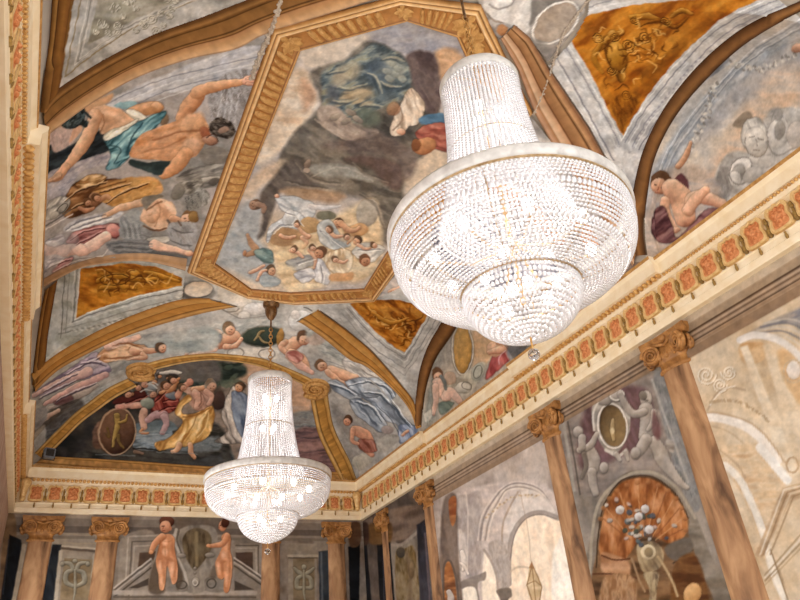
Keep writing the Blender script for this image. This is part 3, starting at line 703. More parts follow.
    p.fill([(400, 60), (540, 60), (640, 100), (640, 125), (560, 110), (420, 100)], ('8a8880', 'a0a098'), 3)
    p.line([(400, 110), (500, 70), (600, 90), (650, 125)], 1.5, 'b4aca0', 1, .6)
    p.ell(390, 55, 12, 22, 30, ('6a584c', 'a08c7c')); p.ell(385, 80, 14, 10, 0, 'a89484')
    p.fill([(280, 160), (420, 150), (540, 180), (500, 210), (380, 200)], ('a07c5c', 'b8946e'), 4, .8)
    p.fill([(240, 360), (340, 320), (520, 250), (660, 200), (690, 380), (690, 420), (620, 520), (480, 530), (330, 570), (280, 520), (260, 440)], ('c0a078', 'dcc29a', 'e4d2b0'), 5)
    p.ell(630, 250, 44, 56, 20, ('948a7c', 'b4aa9a', 'c4baa8')); p.ell(585, 320, 50, 26, -10, ('a87848', 'c89868', 'd8b080'))
    # white flying draped figures
    p.drape([(265, 190), (330, 185), (410, 210), (420, 250), (380, 280), (300, 250), (270, 215)], ('98a0a8', 'c0c4c8', 'dcdcdc'), 15, 2.5)
    p.limb([(400, 225), (450, 230), (520, 222)], (5, 4.4, 2), ('a8a8ac', 'c8c6c8', 'e0dcd8'))
    p.drape([(230, 370), (235, 310), (290, 270), (340, 240), (380, 280), (370, 320), (320, 310), (270, 310)], ('8e98a4', 'c0c6cc', 'e0e2e4'), -35, 2.4)
    p.ell(315, 270, 22, 36, 20, ('98a0a8', 'ccd0d4', 'e4e4e4')); p.ell(268, 182, 10, 10, 0, SKINR)
    p.fill([(240, 360), (290, 310), (360, 330), (350, 370), (280, 385)], ('a07c58', 'c0986c'), 1.5)
    p.ell(400, 300, 40, 34, 0, ('a88458', 'cca878')); p.ell(465, 262, 40, 18, 0, ('686858', '7e7c68'))
    p.limb([(520, 300), (490, 310)], (5, 3), SKINR); p.head(510, 290, 4.8, (-1, .5)); p.limb([(520, 290), (560, 320), (600, 310)], (6, 5, 3), SKIN)
    p.drape([(430, 300), (480, 280), (520, 340), (560, 380), (480, 395), (440, 360)], ('949ca0', 'b4babc', 'd0d0cc'), 50)
    p.head(588, 362, 4.8, (-.6, .8), '3e2c22'); p.limb([(570, 350), (550, 372)], (3, 2.5))
    p.limb([(370, 350), (385, 370), (370, 390)], (5, 4, 3), SKINR); p.ell(390, 345, 14, 10, 0, SKINR)
    p.drape([(310, 440), (400, 420), (420, 450), (350, 480), (315, 465)], ('88888a', 'a4a4a2', 'b8b6b0'), 0)
    p.head(440, 410, 6, (-.7, .7), '6a4a34', ('9a5c40', 'c88c68', 'e0b490')); p.drape([(460, 420), (520, 395), (570, 410), (560, 480), (500, 495), (470, 470)], ('b89c78', 'dcccb0', 'ece0cc'), 80)
    p.drape([(420, 440), (450, 440), (480, 500), (470, 535), (420, 520), (415, 480)], ('a8a8b0', 'd0d0d4', 'e4e4e4'), 80); p.drape([(340, 490), (400, 470), (420, 500), (380, 530), (345, 515)], ('9c9ca4', 'ccccd0', 'e4e0dc'), 0)
    p.drape([(570, 400), (620, 370), (700, 390), (670, 430), (640, 450), (590, 430)], ('a8a8a4', 'ccc8c0', 'e0dad0'), -20); p.head(620, 442, 6, (.4, .8), '7a4a30', ('8e5638', 'c08460', 'dca880'))
    p.fill([(480, 500), (570, 490), (560, 520), (490, 525)], ('c08a58', 'd8a878'), 1.5)
    # cloud light, limbs and cloth scattered through the crowd
    for (x, y, rx, ry, a, c) in ((300, 480, 40, 18, -10, ('b8a07c', 'e0cca4', 'f0e2c4')), (360, 380, 30, 16, 20, ('b4946c', 'dcc096', 'ecd8b4')), (290, 420, 34, 20, 0, ('bca27a', 'e2cca0', 'f0dfbc')), (540, 350, 30, 16, 10, ('a88c68', 'd0b48c', 'e4d0ac')), (620, 490, 40, 16, -10, ('b09670', 'd8c098', 'e8d4b0')), (400, 545, 60, 14, 0, ('c0a884', 'e4d2b0', 'f0e4cc'))): p.ell(x, y, rx, ry, a, c, soft=2.5, a=.8)
    for q in ([(350, 300), (370, 330), (400, 345)], [(470, 320), (500, 345), (530, 340)], [(395, 400), (420, 430), (415, 470)], [(590, 380), (620, 395), (650, 385)], [(320, 400), (350, 410), (370, 430)], [(500, 440), (530, 450), (550, 440)], [(280, 340), (310, 350), (340, 345)]): p.limb(q, (3.4, 3.8, 2.2), SKINR)
    for (x, y, f) in ((350, 296, (-.5, .8)), (410, 392, (.4, .8)), (475, 318, (-.8, .2)), (545, 345, (.3, .9)), (335, 395, (-.6, .6)), (500, 436, (.5, .7)), (655, 380, (.8, .3))): p.head(x, y, 3.6, f, '6a503c', SKINR)
    for q in ([(300, 250), (340, 262), (370, 300)], [(250, 330), (280, 300), (330, 300)], [(440, 320), (480, 350), (530, 390)], [(590, 400), (630, 400), (680, 395)], [(350, 455), (390, 440), (415, 430)], [(440, 460), (450, 500), (445, 530)]): p.line(q, .9, '747478', .5, .8); p.line([(u+7, v+6) for u, v in q], .9, 'f0f0ec', .5, .7)
    for q in ([(330, 40), (400, 110), (520, 130)], [(300, 120), (380, 140), (470, 150)], [(560, 40), (620, 90), (700, 120)], [(600, 180), (660, 220), (690, 300)]): p.line(q, (1, 3, 1), '46403a', 1.5, .6); p.line([(u+10, v+9) for u, v in q], (1, 2.4, 1), 'a89c8c', 1.5, .5)
    # falling figures at left
    p.head(178, 218, 6, (-1, .2), '5a4438', ('7a5844', 'a47e66', 'b89880')); p.limb([(190, 215), (215, 225), (215, 245)], (6, 6, 4), ('7a5c4c', '9c7a66', 'b49882'))
    p.limb([(150, 340), (165, 370), (185, 400), (150, 420)], (3, 6, 7, 4), ('7e5c44', 'ac8464', 'c8a484')); p.drape([(180, 400), (240, 400), (250, 450), (200, 440)], ('4a6466', '6e8a8a', '8aa09c'), 20)
    p.ell(140, 412, 8, 12, 20, SKIND); p.limb([(160, 490), (200, 470), (215, 460)], (3, 3.6, 3), SKINR); p.head(245, 480, 5, (.6, .8), '5a4a3a'); p.limb([(190, 520), (205, 490), (225, 480)], (3, 4, 3), SKINR)
    p.drape([(200, 510), (240, 500), (280, 520), (260, 545), (210, 540)], ('8e9aa0', 'b4babc'), 10)
    p.T().wash(('7a7470', 'c8c0b4'), 5, 30, 2, .10, 8)
panel('fresco', 'vault', [(201, 267), (286, 39), (404, 8), (470, 20), (478, 40), (519, 111), (392, 261), (370, 294), (293, 297), (249.5, 292.4)], 'b0aaa6', central, 'great central ceiling painting of a dark rock mass and pale tumbling figures', 'fresco', 'ceiling frescoes')
# --- left field with the two bare-backed men
def men(p):
    p.wash(('8a8884', 'a09a96', 'b0a8a6'), 18, 20, 2)
    p.T()
    p.fill([(110, 100), (190, 64), (262, 45), (256, 82), (200, 88), (150, 97), (120, 108)], ('a8aab2', 'bcbcc0', 'c8c6c6'), 2, ang=-22, sc=3, st=6)
    for k in range(4): p.line([(105+k*6, 104+k*4), (160+k*4, 80+k*5), (215, 66+k*6), (258, 56+k*7)], 1.2, ('7c7e88', 'd4d4d4')[k % 2], .7, .7)
    p.fill([(215, 80), (255, 72), (245, 130), (212, 120)], ('8a8684', 'a8a8ac', '75706e'), 2, ang=75, sc=3)
    for x in (222, 228, 233, 239): p.line([(x, 92), (x-5, 122)], 1., 'c4c6cc', .6, .7)
    T = p.T(40, 90, 5.457)
    p.fill([(20, 200), (180, 110), (330, 40), (400, 20), (380, 60), (250, 130), (120, 200), (50, 215)], ('b88c68', 'c8a07c'), 2)
    p.fill([(50, 215), (170, 210), (180, 290), (60, 340)], ('a89088', 'c0a8a0', 'b09c94'), 2, ang=80, sc=2)
    p.fill([(40, 340), (60, 300), (80, 340), (170, 300), (330, 220), (400, 260), (370, 330), (200, 390), (60, 440), (30, 460)], ('1c2228', '2e363c', '3e4a50'), 1.4, ang=-20, sc=5)
    p.fill([(40, 460), (200, 390), (370, 340), (380, 400), (230, 440), (150, 560), (60, 600), (20, 560)], ('8c8894', 'a8a2a8', 'bcb4b4'), 1.5, ang=-30, sc=3)
    # bright blue cloth and first man
    p.fill([(400, 80), (500, 60), (530, 80), (470, 105)], ('5c8490', '8cb0b8'), 1)
    p.limb([(500, 120), (580, 100), (640, 95)], (10, 14, 12), ('9a6a44', 'c8946a', 'e0b490'), edge=.5); p.ell(640, 92, 34, 28, 10, ('a06e48', 'd0a078', 'e4bc98'))
    p.fill([(560, 110), (610, 90), (640, 110), (600, 140)], 'a87850', 1.5, .7)
    p.ell(680, 160, 24, 34, 20, ('6a5848', '907860'))
    p.fill([(260, 120), (340, 82), (430, 100), (480, 130), (560, 150), (520, 190), (420, 220), (340, 240), (320, 200)], ('c89874', 'd8ac8a', 'e4bc9c'), 1., ang=20)
    p.ell(375, 160, 60, 24, 15, 'a87a58', soft=3, a=.6); p.ell(360, 210, 34, 20, -20, 'b48864', soft=2.5, a=.6); p.line([(340, 130), (350, 180), (330, 230)], 1.2, '8e6246', .9, .7)
    p.limb([(300, 140), (270, 230), (210, 330), (130, 430)], (14, 14, 11, 8), ('a87452', 'dcae8a', 'ecc8a8'), (-.8, -.3))
    p.limb([(140, 420), (100, 470), (50, 492)], (8, 9, 4), ('a87452', 'd8a884', 'e8c0a0')); 
    for k in range(3): p.limb([(110, 460+6*k), (70, 480+5*k), (45, 490+4*k)], (3, 2.6, 1.6), ('a06c4c', 'd4a480', 'e8c0a0'))
    p.fill([(200, 185), (230, 205), (190, 260), (160, 290), (165, 240)], ('c89c80', 'dcb49a'), 1); 
    p.fill([(110, 170), (130, 120), (180, 92), (230, 90), (245, 120), (240, 160), (260, 170), (250, 200), (215, 190), (180, 210), (130, 205)], ('161c20', '2c383c', '5a686c'), .8, ang=-40, sc=2.4, st=2); p.line([(150, 180), (200, 120), (235, 150)], 1.4, '64767a', .8, .6); p.line([(240, 120), (275, 150)], 2.4, '2a3438', 1)
    p.drape([(470, 110), (520, 110), (580, 150), (540, 175), (490, 140)], ('b0ac9c', 'd8d2c0', 'e8e4d8'), 30)
    p.drape([(350, 250), (480, 200), (640, 130), (690, 120), (640, 190), (560, 260), (470, 380), (400, 430), (360, 425), (385, 350)], ('2e5660', '6e9ca8', 'a4ccd0'), -40, 2.6)
    p.drape([(350, 240), (460, 195), (540, 160), (480, 210), (370, 275)], ('b8b4a4', 'dcd8c8', 'eceae0'), -25, 2.)
    p.line([(380, 300), (440, 320), (400, 400)], 1.4, '2c4c54', .8, .7); p.line([(560, 180), (500, 260), (470, 340)], 1.6, '2a4a58', .8, .8)
    # second man with outstretched arm
    T = p.T(130, 60, 4.286)
    p.limb([(220, 250), (250, 200), (290, 150)], (11, 16, 15), ('98603c', 'c89068', 'e0b088'), (-.6, -.6))
    p.limb([(285, 140), (340, 118), (430, 100), (490, 88)], (12, 11, 9, 6), ('a06a44', 'd09c74', 'e8c09c'))
    p.ell(505, 85, 26, 20, -20, ('a8705a', 'd8a890', 'ecc4ac'))
    for k in range(4): p.limb([(505, 75+9*k), (530, 62+14*k), (545, 48+18*k)], (3.2, 2.6, 1.6), ('a8705a', 'd4a088', 'e8c0a8'))
    p.fill([(-5, 400), (30, 340), (80, 300), (200, 260), (270, 230), (320, 250), (340, 310), (300, 390), (260, 420), (180, 430), (90, 428), (20, 420)], ('b07448', 'c88e62', 'd8a47c', 'cc946a'), 1., ang=-12, sc=7)
    p.ell(265, 270, 60, 40, -30, ('b07c54', 'd8a880', 'e4b896'), soft=3, a=.8); p.ell(180, 320, 70, 24, -15, 'd8a680', soft=3, a=.7); p.ell(265, 370, 44, 40, -20, ('b88460', 'dcae8c', 'e8c4a8'), soft=2.5, a=.8)
    p.line([(100, 345), (200, 310), (300, 300)], 1.6, '8e5634', 1.5, .7); p.line([(60, 390), (160, 370), (240, 330)], 1.4, '9a6240', 1.5, .6); p.ell(325, 315, 20, 34, -20, ('8e4e34', 'b87454'))
    p.limb([(240, 400), (200, 450), (140, 490)], (13, 15, 9), ('a06840', 'd49c70', 'e4b48e'))
    p.fill([(345, 270), (380, 245), (430, 262), (450, 300), (430, 335), (390, 330), (360, 320), (340, 300)], ('2a2420', '4c443e', '807870'), .8, ang=30, sc=2.2, st=1.5); p.ell(345, 345, 34, 20, 15, ('6a4a3c', 'a87c64', 'c8a088')); p.ell(400, 300, 24, 14, -20, ('8a7060', 'b09484'))
    p.line([(330, 330), (360, 318), (380, 350)], 1.2, '4a3228', .7, .8)
    p.fill([(0, 425), (80, 440), (170, 430), (150, 470), (120, 495), (60, 470), (0, 450)], ('243034', '3c4a4a'), 1.2)
    p.fill([(0, 520), (60, 500), (120, 510), (140, 560), (60, 600), (0, 600)], ('b88048', 'd0a068', 'c89058'), 1.5)
    p.fill([(300, 400), (350, 370), (410, 385), (420, 430), (330, 450)], ('6c6660', '88827a', '7a746c'), 1.2)
    p.fill([(200, 500), (300, 450), (420, 450), (430, 500), (340, 550), (240, 540)], ('5c5854', '8a8680', 'a8a49c'), 1.2, ang=-15, sc=3, st=5)
    p.limb([(230, 545), (300, 520), (380, 500)], (4, 5, 3), ('807a72', 'b4aea4', 'd0cac0')); p.ell(360, 520, 24, 16, -30, ('4c4844', '78726c'))
    p.fill([(250, 570), (300, 545), (340, 570), (330, 620), (260, 620)], ('6a6862', '94928c', 'b0aea8'), 1, ang=80, sc=2)
    # lower tangle: brown drapery, vases, satyr and reclining woman
    T = p.T(40, 180, 5.0)
    p.drape([(110, 120), (170, 20), (260, 0), (420, 0), (330, 90), (260, 150), (130, 190)], ('4a2c18', '7c5230', 'b08458'), -25, 3.5)
    p.drape([(180, 20), (260, -30), (330, -20), (300, 20), (220, 45)], ('8a5c30', 'd0a874', 'ecd0a8'), -20, 2.)
    p.fill([(260, 60), (420, -10), (520, 0), (590, 10), (560, 60), (470, 110), (360, 130)], ('b07c40', 'd0a060', 'c89050'), 1.5, ang=-20, sc=5)
    p.line([(190, 75), (300, 40), (430, 5)], 1.5, '6a4020', 1, .8); p.ell(275, 95, 34, 38, 20, ('6a4630', '9c7050', 'c09878')); p.ell(230, 105, 16, 18, 0, SKIND); p.limb([(300, 100), (330, 80), (350, 90)], (5, 6, 4), ('8a5a3c', 'b88864', 'd0a888'))
    p.fill([(20, 60), (100, 20), (180, -20), (120, 60), (80, 90), (30, 100)], ('9a98a4', 'b8b4bc', 'a4a0a8'), 1.5, ang=-30, sc=2.4)
    p.drape([(25, 200), (40, 120), (100, 80), (150, 100), (130, 150), (80, 180)], ('8a8680', 'b8b4ac', 'd8d4cc'), -50, 2.2)
    p.fill([(120, 260), (170, 200), (380, 150), (400, 180), (250, 240)], ('a8a8b0', 'c4c4c8', 'd4d0cc'), 1.4, ang=-20, sc=2.5)
    p.drape([(130, 310), (160, 270), (260, 230), (380, 215), (420, 240), (380, 290), (300, 270), (240, 330), (170, 320)], ('6e3c3c', 'a46a68', 'cc9a94'), -15, 2.8)
    p.ell(370, 250, 40, 30, 20, ('a8605a', 'cc8c84', 'e0b0a4'))
    p.limb([(20, 350), (120, 350), (210, 345)], (11, 12, 11), ('b89080', 'e0bcac', 'f0d8cc')); p.limb([(220, 350), (270, 320), (330, 280)], (10, 12, 10), ('b88c7c', 'e4c4b4', 'f4e0d4'))
    p.ell(200, 350, 44, 30, 15, ('b89080', 'e0bcac', 'f0d8cc'))
    p.drape([(25, 310), (110, 270), (120, 310), (60, 330)], ('a0a0a8', 'd0d0d4', 'ecece8'), 20); p.drape([(60, 460), (90, 410), (160, 385), (150, 420), (90, 455)], ('7a4648', 'b07c7c', 'c89898'), -20)
    p.fill([(-10, 480), (30, 380), (120, 385), (70, 440), (20, 500)], ('a8a4a8', 'c0bcbc', '8c8a90'), 1.2, ang=-40, sc=2.4); p.line([(70, 460), (160, 410), (300, 380), (350, 330)], 1., 'd8d0c8', .8, .9)
    p.limb([(320, 180), (400, 140), (520, 110)], (4, 7, 9), ('a07858', 'd0a888', 'e8c8ac'))
    p.fill([(400, 190), (480, 145), (520, 200), (480, 260), (420, 280)], ('84888c', 'a0a4a6', '94989a'), 1.2, ang=30, sc=3); p.fill([(400, 240), (550, 245), (530, 300), (420, 300)], ('787a7a', '989a9a', '86888a'), 1, ang=5, sc=2)
    p.fill([(340, 310), (560, 300), (560, 370), (380, 370)], ('66686a', '84868a', '74767a'), 1.5, ang=5, sc=2.5)
    p.fill([(500, 190), (530, 130), (600, 95), (660, 110), (680, 170), (640, 240), (580, 250), (530, 220)], ('bc8c6c', 'd8b090', 'e8c8ac'), 1., ang=40); p.ell(560, 180, 32, 34, 0, ('b08060', 'd8ae8e', 'e8c8ae'), soft=1.5); p.line([(590, 110), (600, 170), (570, 230)], 1.3, '9a6c4e', 1, .6); p.line([(640, 200), (655, 240)], 3, '6a5a50', 1.2)
    p.fill([(510, 90), (580, 70), (620, 80), (560, 110), (530, 150)], ('70685c', '8c8478'), 1.2)
    p.limb([(660, 190), (710, 205), (740, 195)], (6, 6, 6), ('a07050', 'cc9c7c', 'e0b898')); p.head(742, 190, 8, (-.6, .6), '8a6a44', ('a87858', 'd4a88a', 'e8c4a6')); p.ell(768, 185, 26, 30, 0, ('70522e', 'a08050'))
    p.drape([(540, 290), (640, 280), (640, 310), (560, 310)], ('a8a49c', 'd4d0c8'), 0); p.limb([(570, 320), (640, 345), (750, 365)], (10, 8, 5), ('b08068', 'dcb49c', 'ecd0bc')); p.ell(745, 365, 26, 14, 10, SKINR)
    p.fill([(650, 215), (780, 220), (760, 340), (690, 330), (640, 280)], ('888684', 'a4a4a6', '94908e'), 1.5, ang=70, sc=3); p.fill([(560, 350), (720, 370), (720, 400), (560, 375)], '5c5e60', 1.5, .8); p.fill([(730, 80), (790, 60), (800, 130), (740, 150)], ('5a5854', '8c8a84', '74726c'), 1, ang=75, sc=1.6)
    p.fill([(680, 20), (800, -10), (800, 30), (740, 70), (690, 60)], ('54504c', '8c8880', 'b0aca4'), 1, ang=-20, sc=2.4); p.ell(690, 60, 30, 44, 30, ('6a665e', '908a80'))
    # highlights and darks that pick out the tangle of cloth, vases and limbs
    for q in ([(120, 110), (180, 60), (260, 30), (330, 15)], [(150, 150), (210, 120), (250, 130)], [(330, 120), (420, 60), (540, 20)], [(300, 60), (380, 40), (450, 20)]): p.line(q, (1, 2.6, 1), '3e2414', .7, .8); p.line([(u+6, v-9) for u, v in q], (.8, 1.8, .8), 'e4c090', .6, .8)
    p.ell(110, 140, 36, 22, -40, ('6a665e', '9c9890', 'ccc8c0')); p.ring(110, 140, 30, 16, .9, '54504a', -40); p.ell(70, 175, 26, 16, -30, ('7a766e', 'aca8a0', 'd4d0c8')); p.line([(30, 230), (90, 190), (150, 150)], 1.6, '5c5a58', .7, .8); p.line([(30, 245), (100, 205), (160, 170)], 1.2, 'dcd8d4', .6, .8)
    p.head(238, 108, 4.2, (.4, .7), '5c3a24', ('8a5a40', 'bc8a68', 'd8b090')); p.head(282, 88, 4.6, (.6, .5), '5c3a24', ('8a5a40', 'bc8a68', 'd8b090')); p.limb([(200, 140), (230, 150), (270, 140)], (4, 5, 3), ('7a4c34', 'b07c5c', 'cca080'))
    for q in ([(150, 300), (220, 260), (320, 240)], [(180, 325), (250, 290), (300, 262)], [(90, 425), (120, 405), (150, 400)]): p.line(q, (.8, 2, .8), '5a2c30', .7, .8); p.line([(u+5, v-8) for u, v in q], (.8, 1.6, .8), 'd8aca8', .6, .8)
    for q in ([(40, 300), (80, 290), (115, 280)], [(35, 400), (80, 395), (115, 392)], [(30, 440), (60, 410), (100, 400)], [(130, 250), (200, 205), (330, 170)], [(160, 250), (240, 215), (360, 180)]): p.line(q, (.8, 1.8, .8), '70707a', .6, .8); p.line([(u+4, v+9) for u, v in q], (.8, 1.8, .8), 'eaeaec', .6, .8)
    for k in range(7): p.line([(405+k*15, 200+k*4), (420+k*14, 240+k*6), (425+k*15, 290)], 1., ('6a6e72', 'b8bcbe')[k % 2], .6, .6)
    for k in range(5): p.line([(350+k*8, 318+k*11), (450, 312+k*12), (560, 318+k*12)], 1., ('565a5c', '9a9c9c')[k % 2], .6, .7)
    p.line([(535, 150), (560, 130), (610, 110)], 1.6, '7a5038', .7, .7); p.line([(520, 230), (570, 250), (630, 240)], 1.8, '6a4630', .8, .8); p.ell(548, 168, 12, 12, 0, ('b88868', 'e0b89a', 'f0d4bc'), soft=1.5); p.line([(690, 205), (705, 225)], 2, '5c4030', .8, .7)
    for q in ([(650, 300), (700, 320), (760, 330)], [(660, 240), (700, 260), (760, 260)], [(560, 360), (640, 375), (720, 392)]): p.line(q, (1, 2, 1), '5c5a5a', .8, .7)
    # second pass over the blank strip at the cornice
    p.T().fill([(38, 262), (60, 232), (80, 240), (60, 262), (44, 283)], ('a49ca0', 'bcb4b4'), 1.5, .5)
panel('fresco', 'vault', [(44, 134), (88, 102), (135, 75), (189, 56), (240, 44), (272, 27), (283, 33), (203, 268), (186, 266), (155, 259), (128, 257), (101, 260), (78, 266), (44, 285)], '9c9896', men, 'left fresco of two bare-backed men, one holding a light blue cloth', 'fresco', 'ceiling frescoes')
def greyframe(p, base=('9a9a98', 'b4b4b2', 'c4c2be')): p.wash(base, 12, 10, 2, 1., 5)
# --- grey framed corner field at top left
def tl(p):
    greyframe(p, ('96948e', 'aeaba6', 'bebab4')); p.T(0, 0, 2.963)
    p.line([(170, 265), (215, 0), (230, -90)], 3, '7a5428', 1); p.line([(192, 225), (240, 0), (256, -90)], 1.2, '8a7858', .8); p.line([(190, 226), (330, 122), (450, 52), (600, -10)], 1.2, '8a7858', .8)
    for o, c in ((0, 'd0ccc4'), (9, '807c74'), (16, 'c4c0b8')): p.line([(222+o, 190-o), (262+o, 0), (276+o, -90)], 1.1, c, .7, .8); p.line([(222+o, 190-o), (340+o, 105-o), (460, 48-o), (600, -15-o)], 1.1, c, .7, .8)
    p.fill([(258, 134), (290, 0), (300, -120), (560, -120), (540, 0), (400, 55), (320, 100)], ('7c7668', '94907f', 'a8a296'), 1.2, smooth=False)
    random.seed(5)
    for k in range(26): p.leaf_scroll(random.uniform(275, 520), random.uniform(-20, 100), random.uniform(8, 17), 'c2beb2', '66604f', random.choice((-1, 1)), .8)
    p.fill([(560, 0), (640, -20), (640, -60), (540, -60)], 'c0bab2', 2)
panel('fresco', 'vault', [(55, 98), (101, 61), (152, 35), (202, 17), (246, 0), (310, -24), (310, -120), (70, -120), (70, 0)], 'aeaca8', tl, 'grey framed field with pale foliage at the top left corner', 'fresco', 'ceiling frescoes')
# --- orange panel at left
ORG = ('8a4c10', 'b87420', 'd29434')
def scribble(p, P, n, seed, cols=('5a3008', '7a4610', 'e0b05c'), r=(4, 12)):
    random.seed(seed); P = np.array(P, float)
    for k in range(n):
        w = np.random.RandomState(seed*100+k).dirichlet(np.ones(len(P))*.9); c = w @ P; a = random.uniform(0, 6.28); l = random.uniform(*r)
        q = [c+np.array([math.cos(a), math.sin(a)])*l*t+np.array([-math.sin(a), math.cos(a)])*l*.5*math.sin(t*3+k) for t in (-1, -.4, .2, .8)]
        p.line([tuple(v) for v in q], [1.0, 1.8, .6], cols[k % len(cols)], .7, .75)
def lo_(p):
    greyframe(p, ('96988f', 'b0b2ae', 'c0bfba')); p.T(0, 180, 2.963)
    p.fill([(240, 262), (380, 245), (470, 258), (540, 290), (540, 312), (420, 340), (320, 370), (225, 410)], ORG, .8, smooth=False, ang=10, sc=6)
    p.fill([(285, 262), (470, 260), (540, 292), (538, 308), (420, 330), (290, 350)], ('8a5410', 'b47a24', '6e400c'), 1.2, .7, smooth=False, ang=10, sc=3)
    p.limb([(290, 300), (340, 285), (420, 295), (480, 290)], (5, 7, 6, 3), ('5a3408', 'a8701c', 'e0b050')); p.limb([(300, 320), (350, 315), (400, 320)], (4, 6, 4), ('5a3408', 'b47c24', 'd8a040'))
    p.ring(340, 295, 45, 16, 1., '5a3408', -5); p.limb([(430, 270), (480, 285), (530, 300)], (3, 5, 2), ('6a3c0c', 'b07820', 'e4b860')); p.ell(400, 275, 20, 10, 20, ('6a3c0c', 'c08428', 'e8bc60'))
    scribble(p, [(300, 270), (520, 295), (310, 340)], 22, 3, r=(10, 26))
    for o, c in ((0, 'd6d6d0'), (9, '74746e'), (17, 'c6c6c0'), (34, '8a8a84'), (50, '70706a')):
        p.line([(225-o*.9, 412+o*1.1), (238-o*.9, 255)], 1.2, c, .6, .85); p.line([(222-o, 412+o*.9), (320, 373+o), (420, 343+o), (550, 315+o*.9)], 1.2, c, .6, .85)
    random.seed(8)
    for k in range(40):
        t = k/40; p.ell(215+t*320, 447-t*105+15*math.sin(t*3.1), 7, 4, 30, ('8c8c86', 'd0d0ca')[k % 2], soft=.6, a=.5)
panel('fresco', 'vault', [(58, 276), (78, 267), (101, 262), (128, 259), (155, 261), (186, 270), (182, 301), (152, 309.5), (111, 326), (67, 349), (45, 366), (48, 335), (53, 305)], 'b0b0ac', lo_, 'small orange painted panel in a grey moulding at left', 'fresco', 'ceiling frescoes')
# --- orange triangle near the far chandelier
def tri1(p):
    greyframe(p); p.T()
    tri = [(350, 304), (366, 299), (400, 300), (429, 309), (427, 316), (405, 352), (396, 348), (378, 334)]
    p.fill(tri, ('6e3c0c', 'a8641a', 'c88a34'), .8, smooth=False, ang=35, sc=4)
    scribble(p, [(360, 304), (424, 312), (404, 345)], 30, 6, r=(2.5, 7)); p.limb([(372, 312), (390, 322), (408, 318)], (2, 5, 2), ('6a3c0c', 'b87c28', 'e0b058'))
    for o, c in ((1, 'd2d2ce'), (4, '7c7c7c'), (7, 'c4c4c2'), (12, '8c8c8c'), (17, '9a9a98')):
        p.line([(349-o*.55, 304+o*.8), (378-o*.75, 335+o*.7), (404, 353+o*1.3)], 1, c, .6, .9); p.line([(430+o, 310), (414+o*.6, 338+o*.5), (405, 353+o*1.3)], 1, c, .6, .9)
panel('fresco', 'vault', [(316, 307), (325, 313), (348, 330), (372, 350), (396, 377), (414, 400), (420, 427), (415.5, 423), (416.5, 400), (420, 375), (428, 349), (438, 336), (450, 317), (500, 292), (440, 282), (400, 287), (376, 299)], 'b4b4b2', tri1, 'small orange triangle in grey mouldings between the two chandeliers', 'fresco', 'ceiling frescoes')
